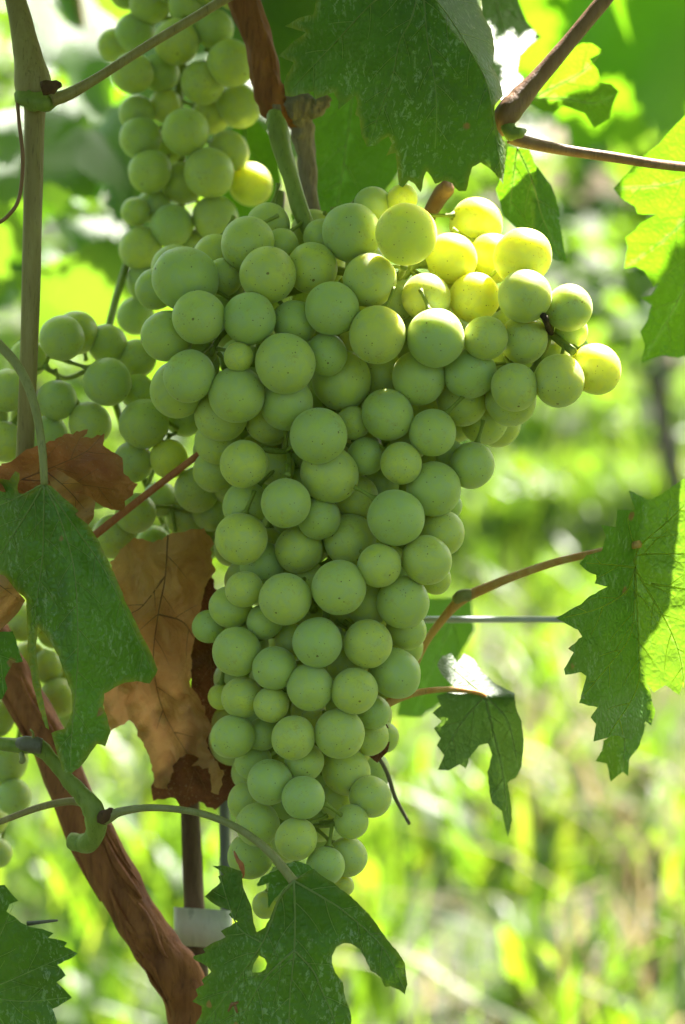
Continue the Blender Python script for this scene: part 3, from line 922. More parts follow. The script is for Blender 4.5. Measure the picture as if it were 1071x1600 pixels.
LEFTB = [(97,528,35,0.2),(120,520,34,1.2),(168,597,38,0),(89,625,31,0.7),(141,662,33,0.8),(225,662,39,0),(13,610,33,0.6),(7,690,31,0.8),(168,538,31,1.4),
 (215,560,30,1.5),(264,717,30,0.3),(208,722,32,0.7),(212,802,32,0.4),(178,838,34,0.9),(215,612,28,1.3),(308,765,36,0.6),(77,679,29,1.2),(288,650,33,1.4),
 (290,810,30,1.5),(250,780,28,2),(45,560,30,1.8),(45,650,28,2),(120,720,30,1.6),(60,740,30,1.4),(330,800,30,1.4),(-20,650,32,1),(318,850,28,2),(150,765,30,1.5),(240,850,28,2.4)]
bl = back_bunch('shaded bunch of green grapes at left behind the reddish dry leaf', P(250, 230, 150), LEFTB,
    [(250, 230, 150, 6), (215, 360, 130, 6), (178, 480, 100, 6), (165, 560, 85, 6), (190, 660, 85, 5), (230, 760, 85, 5), (270, 850, 85, 3)], 55, 9,
    [[(165, 560, 85, 4), (110, 590, 75, 4), (80, 580, 66, 4), (72, 572, 62, 5)], [(230, 760, 85, 4), (268, 790, 70, 4), (300, 800, 66, 3)], [(268, 790, 70, 3), (275, 830, 62, 3)],
     [(230, 760, 85, 4), (260, 690, 66, 3), (275, 676, 60, 3)]])
LOWL = [(75,1042,26,0.6),(92,1090,31,0.2),(37,971,31,0.5),(110,1040,26,1.2),(22,1245,28,0),(8,1190,36,0.6),(-4,1333,24,0.2),(45,1030,28,1.4),(60,1110,28,1.3),(-10,1120,34,0.9),(20,1090,30,1.6),(85,985,28,1.4),(-15,1280,28,1.1),(115,1130,24,1.5)]
bw = back_bunch('half hidden green grapes behind the hanging leaf and brown trunk at lower left', P(60, 900, 125), LOWL,
    [(60, 900, 125, 6), (50, 1020, 120, 5), (30, 1150, 120, 4), (0, 1330, 115, 3)], 95, 8)

# ------------------------------------------------------------------ canes, shoots and their leaves
cane = empty('vine_shoot', P(362, -60, 60), 'reddish brown woody cane at top centre above the big bunch', 'vine shoot', 'shoots of the vine')
stem('stem', [(345, -70, 62, 24), (385, 10, 60, 24), (410, 90, 58, 22), (421, 140, 57, 24), (436, 168, 58, 27), (462, 180, 60, 20), (472, 200, 62, 15)], MAT['bark'], cane, 48, 12, wob=0.18, bark=0.07)
stem('spur', [(430, 165, 58, 24), (465, 165, 56, 22), (490, 168, 56, 16), (505, 160, 55, 11), (512, 150, 55, 8)], MAT['bark_pale'], cane, 32, 12, wob=0.35, bark=0.1)
stem('spur', [(468, 170, 58, 20), (474, 210, 62, 17), (480, 260, 64, 14), (487, 320, 66, 12), (492, 380, 70, 11)], MAT['bark_pale'], cane, 32, 12, wob=0.3, bark=0.1)
stem('peduncle', [(437, 300, 66, 8), (436, 340, 64, 10), (446, 378, 62, 9)], MAT['green_stem'], cane, 10, 8, wob=0.1)

L1 = zoomed(400, 0, 2.6775, [(270,-60),(240,60),(180,75),(120,110),(165,122),(210,135),(150,180),(95,235),(160,262),(130,310),(118,345),(122,400),(150,405),(210,392),(240,382),(250,415),(290,400),(325,385),(345,420),(345,460),(380,430),(415,400),(425,440),(415,480),(432,490),(440,560),(465,615),(500,610),(530,585),(555,570),(570,600),(545,652),(585,640),(590,700),(600,775),(615,785),(640,755),(665,770),(690,805),(700,760),(715,715),(735,740),(750,770),(790,755),(820,765),(850,800),(880,800),(890,760),(905,700),(940,680),(985,710),(1035,770),(1040,720),(1045,640),(1045,600),(1010,540),(1000,500),(1000,440),(1035,400),(1020,330),(990,280),(1000,200),(985,120),(950,60),(940,-60),(880,-160),(600,-180),(380,-140)])
def d_L1(x, y):
    # ridge from the top to the right edge; the flap right of it falls back
    xr = np.interp(y, [-60, 0, 40, 82, 120, 165, 200, 300], [668, 677, 700, 736, 758, 773, 778, 785])
    s = x - xr
    d = -8 + (-0.045) * (y - 150)
    d += 0.55 * s if s > 0 else 0.0007 * s * s * 0.6
    return d
traced_leaf('leaf', cane, L1, d_L1, [zoomed(400, 0, 2.6775, v) for v in ([(690,-70),(705,20),(720,180),(750,350),(757,480),(750,620)], [(690,-70),(650,80),(600,180),(572,320),(520,460),(480,590)],
    [(690,-70),(560,-30),(480,20),(330,180),(150,370)], [(690,-70),(800,60),(900,220),(970,360),(1010,600),(1030,740)])], mat='leaf_dark', vw=2.0, label='big dark green leaf flecked with pale spots at the top', seed=3, rim=0.5)
# broad smooth leaf behind the peduncle, and yellow-lit one to its left
traced_leaf('leaf', cane, [(455,60),(520,110),(600,120),(640,200),(622,270),(580,330),(530,380),(480,420),(455,340),(470,240)], lambda x, y: 120 + 0.1 * (x - 540) - 0.05 * (y - 250),
    [[(560, 60), (545, 200), (520, 370)], [(560, 60), (610, 200)]], mat='leaf_fresh', vw=2, label='smooth mid green leaf blurred behind the bunch stalk', seed=5, grid=14)
traced_leaf('leaf', cane, [(372,180),(405,190),(432,230),(440,290),(425,330),(385,345),(350,330),(345,250)], lambda x, y: 150 + 0.1 * (x - 390),
    [[(380, 180), (395, 330)]], mat='leaf_fresh', vw=2, label='sunlit yellow leaf behind the upper grapes', seed=6, grid=12)
# pale glossy leaf in the sun beside the dark one
traced_leaf('leaf', cane, zoomed(700, 0, 2.666, [(110,-60),(270,-60),(330,90),(388,155),(340,188),(300,230),(290,300),(330,350),(300,420),(240,430),(205,400),(170,300),(120,150)]),
    lambda x, y: 100 - 0.32 * (y - 80) + 0.13 * (x - 780), [zoomed(700, 0, 2.666, [(180, -60), (240, 150), (290, 330)])], mat='leaf', vw=2, label='glossy leaf shining white in the sun beside the dark leaf', seed=8, grid=10)

shl = empty('vine_shoot', P(40, 760, 20), 'upright olive shoot with a swollen node along the left edge', 'vine shoot', 'shoots of the vine')
stem('stem', [(15, -40, 22, 15), (32, 30, 20, 18), (44, 90, 18, 23), (52, 130, 17, 29), (55, 150, 17, 27), (55, 175, 18, 17), (52, 300, 20, 15), (48, 480, 24, 14.5), (42, 640, 28, 14), (36, 780, 32, 14)], MAT['shoot'], shl, 20, 10, ridges=0.035, wob=0.05)
stem('node', [(32, 150, 16, 12), (52, 158, 12, 15), (72, 160, 11, 13), (88, 157, 12, 9)], MAT['green_stem'], shl, 12, 6, wob=0.5)
mesh_obj('bud', *tube_geo(px_path([(66, 140, 4, 10), (80, 136, 4, 11), (92, 132, 5, 6), (96, 130, 5, 2)], 5), 9, wob=0.5), MAT['bark_dark'], shl)
stem('petiole', [(80, 156, 10, 11), (110, 146, 12, 9.5), (160, 117, 14, 7.5), (230, 72, 18, 7.5), (300, 30, 22, 7.5), (365, -10, 26, 8)], MAT['shoot'], shl, 12, 8, ridges=0.03)
stem('tendril', [(27, 150, 14, 3), (30, 190, 12, 3), (36, 250, 12, 3.2), (30, 310, 12, 3), (12, 338, 12, 3), (-8, 352, 12, 3)], MAT['shoot_red'], shl, 8, 8)
L2 = zoomed(0, 660, 2.667, [(185,255),(215,265),(260,310),(310,350),(360,410),(410,490),(450,570),(490,660),(530,760),(580,860),(630,960),(658,1030),(640,1065),(625,1088),(570,1078),(520,1085),(470,1110),(435,1130),(430,1180),(450,1240),(462,1290),(440,1350),(405,1340),(370,1390),(330,1440),(300,1462),(265,1455),(245,1400),(225,1330),(215,1295),(270,1275),(300,1210),(300,1130),(275,1060),(250,990),(225,940),(190,880),(160,852),(150,940),(165,1060),(185,1180),(205,1280),(190,1270),(160,1180),(135,1080),(118,960),(112,850),(110,740),(60,690),(20,650),(-20,620),(-90,560),(-110,400),(-60,230),(0,235),(40,240),(65,203),(82,212),(75,260),(80,295),(110,300),(150,265)])
def d_L2(x, y):
    s = x - np.interp(y, [755, 900, 1000, 1200], [68, 108, 118, 112])
    return -6 + 0.02 * (y - 760) + 0.16 * abs(s) * (1 if s > 0 else 0.7) - (0.12 * min(0, x - 40))
traced_leaf('leaf', shl, L2, d_L2, [zoomed(0, 660, 2.667, v) for v in ([(185,255),(250,400),(310,620),(325,900),(318,1100),(300,1300),(295,1440)], [(185,255),(100,400),(10,540),(-40,640)],
    [(185,255),(183,400),(178,560),(150,760),(122,900)], [(185,255),(60,320),(-40,360)], [(185,255),(300,420),(450,640),(600,960),(640,1040)])], mat='leaf', vw=2.0, label='torn green leaf with yellow edges and brown spots at left', seed=11, rim=1.0)
stem('petiole', [(-40, 505, 8, 8), (0, 540, 4, 8), (30, 575, 0, 7.5), (52, 625, -4, 7), (65, 690, -7, 6.5), (70, 757, -7, 6)], MAT['petiole'], shl, 12, 8, ridges=0.03)
L14 = [(-20,990),(20,986),(26,1000),(30,1015),(36,1034),(20,1036),(14,1048),(8,1060),(12,1076),(4,1092),(-20,1100)]
traced_leaf('leaf', shl, L14, lambda x, y: 12 + 0.1 * (x), [[(-20, 1000), (0, 1030), (6, 1085)]], mat='leaf_dark', vw=1.5, label='small jagged leaf edge peeping in at far left', seed=12)

# lower left trunk and its green spur with the two lower leaves
vine = empty('grapevine', P(330, 1900, 70), 'reddish brown leaning vine trunk at lower left', 'grapevine')
stem('trunk', [(-10, 985, 88, 22), (28, 1070, 80, 28), (78, 1160, 72, 29), (132, 1280, 64, 33), (190, 1390, 60, 35), (245, 1480, 58, 36), (288, 1545, 58, 38), (312, 1640, 60, 38), (330, 1760, 62, 40), (340, 2000, 64, 42)], MAT['bark'], vine, 56, 12, wob=0.16, bark=0.05)
TR = px_path([(-10, 985, 88, 22), (28, 1070, 80, 28), (78, 1160, 72, 29), (132, 1280, 64, 33), (190, 1390, 60, 35), (245, 1480, 58, 36), (288, 1545, 58, 38), (312, 1640, 60, 38)], 12)
for k in range(12):
    i0 = random.randint(2, len(TR) - 26); ln = random.randint(10, 24)
    an = random.uniform(0, math.pi); fp = []
    for i in range(i0, i0 + ln):
        c0 = Vector(TR[i][:3]); tg = (Vector(TR[i + 1][:3]) - Vector(TR[i - 1][:3])).normalized()
        sd = tg.cross(FWD).normalized(); fr = -(FWD - tg * FWD.dot(tg)).normalized()
        u = (i - i0) / (ln - 1)
        lift = 1.02 + 0.10 * max(0, u - 0.75) * (1 + k % 3)
        aa = an + 0.12 * math.sin(i * 0.4 + k)
        q = c0 + (sd * math.cos(aa) + fr * math.sin(aa)) * TR[i][3] * lift
        fp.append((q.x, q.y, q.z, 0.0007 * (0.4 + math.sin(math.pi * min(1, max(0, u)))) * (0.6 + (k % 4) * 0.3)))
    v_, f_ = tube_geo(fp, 5)
    mesh_obj('bark_strip', v_, f_, MAT['bark'], vine)
spur = empty('vine_shoot', P(128, 1318, 24), 'jointed green shoot crossing the reddish trunk', 'vine shoot', 'shoots of the vine')
stem('stem', [(-40, 1158, 22, 9), (0, 1162, 20, 10), (40, 1166, 18, 12), (62, 1168, 16, 13), (85, 1190, 16, 11), (110, 1222, 16, 12), (132, 1245, 16, 15), (148, 1270, 16, 17), (150, 1300, 20, 16), (135, 1318, 26, 16), (112, 1314, 30, 13)], MAT['green_stem'], spur, 14, 9, wob=0.22)
stem('node', [(28, 1161, 15, 7), (50, 1163, 13, 13.5), (66, 1165, 13, 11)], MAT['twig'], spur, 10, 6, wob=0.4)
stem('tendril', [(34, 1178, 14, 3.5), (36, 1186, 10, 5), (33, 1192, 10, 4)], MAT['petiole'], spur, 8, 5, wob=0.4)
stem('tendril', [(52, 1160, 14, 3), (52, 1146, 10, 2), (48, 1140, 8, 1.5)], MAT['petiole'], spur, 8, 5)
stem('petiole', [(140, 1258, 20, 7), (110, 1252, 22, 6), (60, 1262, 20, 5.5), (0, 1284, 18, 5), (-30, 1292, 16, 5)], MAT['shoot'], spur, 10, 8)
stem('bud', [(160, 1280, 14, 9), (170, 1272, 10, 10), (177, 1266, 9, 5)], MAT['bark_dark'], spur, 9, 5, wob=0.5)
stem('petiole', [(166, 1279, 12, 10), (190, 1268, 8, 7), (240, 1262, 4, 5.5), (310, 1270, -2, 5.5), (370, 1293, -8, 6), (420, 1330, -12, 7), (460, 1378, -14, 8)], MAT['petiole'], spur, 12, 8, ridges=0.03)
L3 = zoomed(280, 1240, 2.6775, [(480,365),(520,345),(550,320),(565,315),(600,345),(660,385),(720,430),(780,490),(830,550),(880,620),(920,670),(945,710),(950,760),(956,800),(945,840),(920,820),(885,806),(862,810),(845,770),(825,755),(800,740),(780,690),(755,650),(720,628),(690,625),(660,640),(640,680),(640,710),(655,750),(685,790),(690,830),(705,880),(720,930),(722,1000),(700,1100),(600,1180),(500,1240),(400,1200),(200,1120),(90,1060),(70,960),(95,920),(95,890),(55,870),(80,845),(70,820),(105,800),(95,780),(135,745),(120,725),(60,690),(60,680),(110,665),(100,650),(150,620),(195,600),(175,575),(200,560),(245,535),(220,520),(208,505),(222,490),(170,475),(130,450),(108,430),(140,400),(175,370),(163,345),(187,340),(170,320),(140,302),(180,300),(220,310),(262,325),(268,390),(285,430),(305,480),(312,540),(325,580),(360,560),(385,510),(410,450),(440,400)])
def d_L3(x, y):
    s = x - np.interp(y, [1376, 1490, 1600], [460, 458, 450])
    return -15 + 0.05 * abs(s) + 0.02 * (y - 1376) + (0.16 * max(0, -(s + 55)) * (1 if y > 1400 else 0.8))
traced_leaf('leaf', spur, L3, d_L3, [zoomed(280, 1240, 2.6775, v) for v in ([(480,365),(485,500),(482,660),(465,830),(460,960),(450,1150)], [(482,655),(400,730),(340,800),(250,960)], [(482,655),(560,740),(600,830),(650,950),(670,1080)],
    [(480,365),(610,440),(700,500),(850,640),(945,820)], [(480,365),(420,440),(385,540),(340,640),(230,800),(110,960)], [(340,620),(250,560),(200,440),(165,310)])],
    [zoomed(280, 1240, 2.6775, [(335,678),(358,690),(368,712),(360,735),(340,747),(305,746),(312,715)])], mat='leaf_dark', vw=2.2, label='large drooping leaf with a round gap at bottom centre', seed=14, rim=0.25)
traced_leaf('leaf', spur, zoomed(280, 1240, 2.6775, [(480,365),(440,395),(400,440),(375,480),(370,420),(378,372),(330,388),(325,380),(345,348),(400,325),(450,295),(500,284),(545,300),(562,318),(530,340)]), lambda x, y: -11 + 0.35 * (1376 - y) * 0.5 + 0.05 * abs(x - 450),
    [zoomed(280, 1240, 2.6775, [(480, 365), (552, 318)])], mat='leaf', vw=2.2, secondary=False, label='small upturned leaf lobe behind the petiole', seed=15)
L4 = zoomed(0, 1120, 2.6775, [(-60,660),(0,705),(20,703),(45,735),(78,770),(40,785),(28,815),(60,835),(90,862),(125,878),(180,888),(225,905),(202,925),(245,932),(282,945),(270,962),(325,990),(290,1015),(240,1037),(262,1060),(276,1082),(236,1110),(270,1140),(302,1175),(260,1200),(220,1222),(240,1275),(220,1340),(100,1420),(-100,1420),(-160,1000)])
traced_leaf('leaf', spur, L4, lambda x, y: -2 - 0.12 * (x - 40) * 0.6 + 0.03 * (y - 1500), [zoomed(0, 1120, 2.6775, v) for v in ([(-120,1150),(0,1120),(140,1060),(310,985)], [(-120,1150),(0,1180),(120,1190),(280,1175)], [(-120,1150),(-20,960),(30,850),(60,780)], [(-120,1150),(0,1260),(60,1380)])], mat='leaf_dark', vw=1.3, label='dark toothed leaf in the bottom left corner', seed=16)
stem('twig', [(44, 1443, 0, 4), (62, 1441, -2, 3), (80, 1439, -2, 2.5), (91, 1438, -2, 1.5)], MAT['twig'], spur, 8, 5)
stem('scab', [(366, 1330, -6, 1), (371, 1342, -9, 3), (377, 1352, -9, 4), (381, 1366, -8, 2), (379, 1372, -8, 1)], MAT['redstem'], spur, 8, 5, wob=0.5)
mesh_obj('chaff', *merge([tube_geo(px_path(r, 4), 6) for r in ([(357, 1580, -14, 1.5), (361, 1572, -16, 2.5), (364, 1566, -16, 2)], [(361, 1570, -16, 2.5), (367, 1568, -17, 2.5), (372, 1566, -16, 2)], [(366, 1568, -16, 2), (369, 1576, -16, 2.5), (371, 1582, -15, 1.5)])]), MAT['vein_dry'], spur)

# top right shoot
sr = empty('vine_shoot', P(960, -40, 40), 'smooth brown shoot slanting down from the top right corner', 'vine shoot', 'shoots of the vine')
stem('stem', [(985, -50, 24, 12), (940, 5, 21, 12), (890, 65, 17, 12.5), (845, 118, 13, 14), (812, 155, 10, 18), (793, 178, 8, 20), (786, 195, 9, 15), (788, 208, 11, 9)], MAT['shoot_red'], sr, 16, 10, wob=0.06)
stem('node', [(790, 196, 8, 10), (800, 208, 6, 12), (812, 207, 6, 8), (820, 204, 8, 4)], MAT['green_stem'], sr, 10, 6, wob=0.4)
stem('petiole', [(798, 212, 8, 13), (822, 222, 9, 10), (880, 234, 14, 8.5), (960, 246, 20, 8), (1030, 257, 30, 7.5), (1100, 262, 48, 7), (1152, 247, 64, 6)], MAT['shoot_red'], sr, 12, 8)
stem('stub', [(668, 344, 56, 11), (684, 312, 50, 13), (696, 296, 46, 13.5), (701, 290, 44, 11)], MAT['shoot_red'], sr, 12, 6, wob=0.1)
L8 = zoomed(700, 0, 2.666, [(505,210),(560,178),(600,180),(648,212),(590,245),(625,290),(635,345),(680,350),(712,380),(690,430),(672,490),(610,532),(570,470),(480,440),(440,470),(400,462),(340,432),(325,410),(380,350),(440,280)])
traced_leaf('leaf', sr, L8, lambda x, y: 95 - 0.08 * (x - 880) + 0.15 * (y - 130), [zoomed(700, 0, 2.666, v) for v in ([(330,415),(450,360),(560,300),(640,220)], [(330,415),(480,410),(600,430),(690,400)])], mat='leaf_fresh', vw=1.8, grid=10, label='small yellow green lobed leaf lit through beneath the slanting shoot', seed=18)
L9 = zoomed(700, 0, 2.666, [(250,610),(340,622),(360,680),(430,770),(462,870),(478,1000),(498,1092),(450,1085),(400,1060),(300,960),(230,900),(200,790),(240,700)])
traced_leaf('leaf', sr, L9, lambda x, y: 60 + 0.25 * abs(x - 835) + 0.02 * (y - 300), [zoomed(700, 0, 2.666, v) for v in ([(290,615),(350,750),(400,920),(480,1085)], [(290,615),(270,760),(260,880)])], mat='leaf_fresh', vw=1.8, grid=10, label='folded yellow green leaf behind the right hand berries', seed=19)
L7 = zoomed(700, 0, 2.666, [(1010,455),(930,540),(880,600),(800,660),(760,710),(690,785),(720,825),(780,860),(790,890),(870,895),(800,930),(780,960),(740,990),(750,1030),(735,1120),(780,1110),(820,1130),(858,1200),(882,1172),(850,1230),(802,1240),(850,1270),(832,1330),(800,1380),(820,1440),(805,1510),(900,1480),(960,1490),(1010,1475),(1150,1440),(1300,1200),(1300,700),(1150,450)])
traced_leaf('leaf', sr, L7, lambda x, y: 80 - 0.05 * (x - 1000) + 0.07 * (y - 350), [zoomed(700, 0, 2.666, v) for v in ([(1200,650),(1050,720),(900,770),(700,786)], [(1200,650),(1050,850),(900,1000),(745,1110)], [(1200,650),(1080,950),(960,1250),(815,1500)])], mat='leaf_fresh', vw=1.8, grid=11, label='bright yellow green leaf at the right edge, lit from behind', seed=20)
# big blurred sunlit leaves filling the upper right
BIGR = [(985, 60, 700, 0.09), (905, 150, 800, 0.08), (1075, 150, 900, 0.09), (1040, -30, 750, 0.09), (960, 190, 1050, 0.08), (880, 20, 1100, 0.09), (1060, 60, 1200, 0.1), (930, -20, 950, 0.09), (870, 110, 1000, .07)]
for i, (x, y, mm, sz) in enumerate(BIGR):
    place_leaf(sr, LEAFS_FRESH[i % 3], P(x, y - 60, mm), SUN + Vector((random.gauss(0, .3), random.gauss(0, .3), random.gauss(-.1, .3))), (random.gauss(0, .4), 0.1, -1), sz, label='blurred sunlit leaf behind the upper right shoot')

# right hand shoot with the folded leaf
so = empty('vine_shoot', P(640, 1060, 70), 'thin orange shoot with a pale node right of the bunch', 'vine shoot', 'shoots of the vine')
stem('stem', [(648, 1040, 66, 6), (668, 1000, 62, 6), (700, 958, 58, 7), (722, 936, 56, 9), (745, 925, 54, 8), (800, 902, 48, 6.5), (870, 878, 42, 6), (940, 862, 34, 6), (1000, 850, 24, 6)], MAT['orange'], so, 10, 8)
stem('node', [(712, 938, 55, 7), (724, 930, 53, 10), (736, 930, 53, 9)], MAT['petiole'], so, 10, 5, wob=0.3)
L5a = zoomed(600, 740, 2.274, [(935,90),(870,60),(892,130),(830,128),(824,190),(770,183),(790,225),(775,275),(720,290),(695,320),(720,345),(755,360),(750,390),(795,402),(725,440),(700,465),(660,485),(610,512),(650,535),(690,555),(705,580),(655,622),(675,635),(640,695),(645,715),(700,705),(720,720),(694,815),(760,830),(735,866),(755,890),(745,952),(790,940),(830,930),(880,945),(930,880),(950,895),(965,850),(945,770),(930,740),(960,778),(1000,752),(1050,787),(1071,720),(1130,690),(1230,600),(1230,100),(1100,0),(1050,28),(990,72),(950,92)])
def d_L5(x, y):
    xf = np.interp(y, [780, 855, 885, 925, 1043, 1120], [1010, 1000, 992, 991, 1002, 1020])
    s = x - xf
    return 30 + (0.31 * s if s < 0 else -0.10 * s) + 0.01 * (y - 900)
traced_leaf('leaf', so, L5a, d_L5, [zoomed(600, 740, 2.274, v) for v in ([(893,335),(940,420),(1000,520),(1040,610),(1060,690),(1065,760)], [(893,335),(905,290),(1071,285),(1200,280)], [(893,335),(908,262),(1020,160),(1100,80)], [(893,335),(820,325),(720,318)], [(893,335),(860,420),(760,480),(640,512)], [(893,335),(880,560),(800,680),(700,800)], [(893,335),(905,600),(900,760),(800,930)], [(950,392),(1071,410),(1180,440)])], mat='leaf', vmat='vein_bright', vw=2.6, label='folded leaf at right, left half dark and right half glowing', seed=22)
traced_leaf('leaf', so, zoomed(600, 740, 2.274, [(780,950),(775,985),(752,1022),(792,1030),(806,1095),(850,1060),(868,1075),(872,1015),(910,965),(930,890),(880,900),(820,920)]), lambda x, y: 48 + 0.2 * abs(x - 975), [zoomed(600, 740, 2.274, [(860, 900), (850, 1050)])], mat='leaf', vw=1.6, label='small hanging leaf tip below the folded right leaf', seed=23)
traced_leaf('leaf', so, [(660,935),(735,935),(742,985),(715,1030),(700,1090),(660,1120),(620,1120),(640,1020)], lambda x, y: 190 + 0.2 * (x - 690), [[(722, 936), (690, 1010), (650, 1110)]], mat='leaf_fresh', vw=1.6, grid=10, label='blurred green leaf below the pale node', seed=24)
sm = empty('vine_shoot', P(600, 1100, 40), 'short orange petiole carrying a small drooping leaf right of the bunch', 'vine shoot', 'shoots of the vine')
stem('stem', [(600, 1102, 40, 7), (630, 1088, 42, 6.5), (665, 1080, 44, 5), (705, 1077, 48, 4.5), (745, 1082, 52, 4), (758, 1088, 54, 4)], MAT['orange'], sm, 10, 8)
L6 = zoomed(600, 740, 2.274, [(205,650),(240,638),(260,672),(285,640),(320,660),(345,700),(400,750),(465,780),(470,830),(490,880),(497,950),(490,1040),(470,1080),(447,1092),(440,1100),(450,1160),(457,1230),(440,1292),(420,1200),(385,1170),(375,1130),(368,1060),(385,1000),(370,958),(340,965),(310,1000),(290,1047),(270,1033),(230,1055),(193,1052),(215,1000),(188,965),(202,940),(178,905),(205,880),(173,850),(202,825),(188,790),(230,775),(262,770),(210,720),(188,680)])
traced_leaf('leaf', sm, L6, lambda x, y: 55 + ((0.32 * (1088 - y) + 0.13 * (x - 758)) if y < 1088 else 0) - (0.13 * abs(x - (758 + 0.16 * (y - 1088))) if y > 1088 else 0) + 0.02 * (y - 1088), [zoomed(600, 740, 2.274, v) for v in ([(360,790),(385,900),(420,1050),(445,1250)], [(360,790),(280,880),(210,1000)], [(360,790),(440,880),(475,1040)], [(360,790),(300,740),(230,680)])], mat='leaf_pale', vw=2.2, grid=8, label='small drooping leaf with a shining white upper fold', seed=25)

# ------------------------------------------------------------------ withered leaves
def withered(outline, depth, veins, mat, label, **kw):
    o = traced_leaf('withered_leaf', None, outline, depth, veins, mat=mat, vmat='vein_dry', **kw)
    tag(o, label, 'dry leaf', 'withered leaves caught on the vine')
    return o
L11 = zoomed(0, 660, 2.667, [(560,480),(640,500),(700,470),(760,458),(850,440),(890,500),(880,560),(900,620),(860,680),(840,750),(820,860),(800,960),(795,1100),(832,1150),(882,1270),(860,1330),(880,1380),(932,1450),(912,1552),(880,1540),(870,1440),(800,1432),(830,1400),(780,1380),(730,1420),(700,1532),(640,1510),(635,1430),(600,1350),(560,1258),(540,1240),(490,1270),(460,1290),(440,1230),(430,1150),(400,1050),(380,900),(400,760),(440,640),(500,530)])
withered(L11, lambda x, y: 38 + 0.07 * abs(x - 255) + 8 * math.sin((x * 0.6 + y * 0.25) * 0.045) + 4.0 * abs(math.sin(x * 0.06 - y * 0.022)) + 3.0 * abs(math.sin(x * 0.03 + y * 0.035)) + 0.02 * (y - 900), [zoomed(0, 660, 2.667, v) for v in ([(700,470),(690,640),(660,800),(640,1000),(680,1200),(780,1380)], [(690,640),(600,760),(540,800)], [(660,800),(760,830),(810,900)])],
    'dry', 'large curled tan dry leaf left of the big bunch', vw=1.8, wave=4.0, pucker=2.0, seed=31, rough_edge=1.6, grid=6)
L12 = zoomed(0, 420, 2.975, [(-60,940),(60,890),(110,850),(180,820),(260,790),(320,765),(410,746),(385,785),(440,782),(487,764),(480,820),(520,850),(570,880),(575,950),(610,985),(642,1000),(620,1050),(580,1080),(577,1132),(520,1120),(470,1100),(440,1080),(432,1150),(412,1182),(380,1100),(340,1060),(250,1020),(200,1010),(170,1030),(90,1050),(-60,1020)])
withered(L12, lambda x, y: 12 + 6 * math.sin((x * 0.5 - y) * 0.05) + 0.05 * (x - 100), [zoomed(0, 420, 2.975, v) for v in ([(100,980),(250,920),(400,850),(480,770)], [(100,980),(350,1000),(560,1030)])], 'dry_red', 'reddish brown dry leaf above the torn green leaf', vw=1.4, wave=3.5, pucker=1.6, seed=32, rough_edge=1.2, grid=6)
withered(zoomed(0, 420, 2.975, [(215,940),(260,930),(300,950),(340,975),(385,1005),(388,1030),(350,1040),(400,1050),(445,1080),(435,1160),(412,1190),(360,1150),(300,1080),(240,1010)]), lambda x, y: 4 + 9 * math.sin((x + 1.5 * y) * 0.055), [zoomed(0, 420, 2.975, [(220, 945), (320, 1030), (420, 1150)])], 'dry', 'small curled tan leaf scrap beside the left petiole', vw=1.2, wave=2.4, seed=33)
withered([(-25,890),(8,900),(22,918),(40,938),(28,958),(14,972),(0,985),(-25,990)], lambda x, y: 4 + 6 * math.sin((x + y) * 0.08), [[(-20, 900), (35, 940)]], 'dry', 'brown dry leaf corner poking in at the far left edge', vw=1.2, wave=2.0, seed=34)
withered([(295,930),(330,900),(352,960),(395,1050),(400,1180),(388,1235),(374,1268),(355,1250),(336,1266),(312,1252),(290,1264),(268,1246),(240,1252),(236,1228),(262,1185),(300,1100)], lambda x, y: 62 + 5 * math.sin(y * 0.04), [[(320, 920), (330, 1100), (290, 1250)]], 'dry_dark', 'dark maroon dry leaf in shade between tan leaf and bunch', vw=1.6, wave=3.0, seed=35, rough_edge=1.5)
withered([(560,1130),(600,1120),(612,1150),(606,1175),(590,1192),(575,1180)], lambda x, y: 32 + 4 * math.sin(y * 0.1), [[(570, 1135), (600, 1185)]], 'dry_dark', 'dark red dry leaf scrap at the right flank of the bunch', vw=1.2, wave=1.5, seed=36)

# ------------------------------------------------------------------ stakes, tie, wire, loose stems
st = stem('stake', [(296, 1215, 92, 15), (299, 1300, 90, 15.5), (303, 1400, 88, 16), (308, 1500, 86, 16.5), (318, 1700, 82, 17), (345, 2300, 78, 18), (360, 3100, 70, 18)], MAT['stake'], None, 14, 8, wob=0.1)
tag(st, 'dark wooden stake standing behind the trunk at lower left', 'stake')
st2 = stem('post', [(350, 1215, 110, 9), (352, 1340, 110, 9), (356, 1500, 110, 9.5), (365, 1800, 108, 10), (390, 2600, 100, 10), (400, 3050, 96, 10)], MAT['metal_post'], None, 12, 6)
tag(st2, 'thin grey rod standing beside the wooden stake', 'post')
# a flat band looped round the stake
def band(cx, cy, mm, hw, hd, h):
    V, F = [], []
    N = 28
    for k in range(N):
        a = 2 * math.pi * k / N
        ex = abs(math.cos(a)) ** 0.5 * math.copysign(1, math.cos(a)); ez = abs(math.sin(a)) ** 0.5 * math.copysign(1, math.sin(a))
        for rr, yy in ((1, -1), (1, 1), (0.94, 1), (0.94, -1)):
            V.append(P(cx + hw * ex * rr, cy + yy * h * 0.5 + 0.06 * hw * ex, mm + hd * ez * rr))
    for k in range(N):
        b = k * 4; c = ((k + 1) % N) * 4
        for q in range(4):
            F.append((b + q, b + (q + 1) % 4, c + (q + 1) % 4, c + q))
    return V, F
tie = mesh_obj('tie_band', *band(318, 1450, 86, 46, 6, 60), MAT['tie'])
tag(tie, 'white plastic band tied round the stake beside the trunk', 'tie')
wr = stem('trellis_wire', [(-400, 960, 110, 5), (100, 964, 100, 5), (540, 968, 92, 5), (760, 968, 85, 5), (1000, 968, 80, 5), (1500, 966, 75, 5)], MAT['wire'], None, 10, 8)
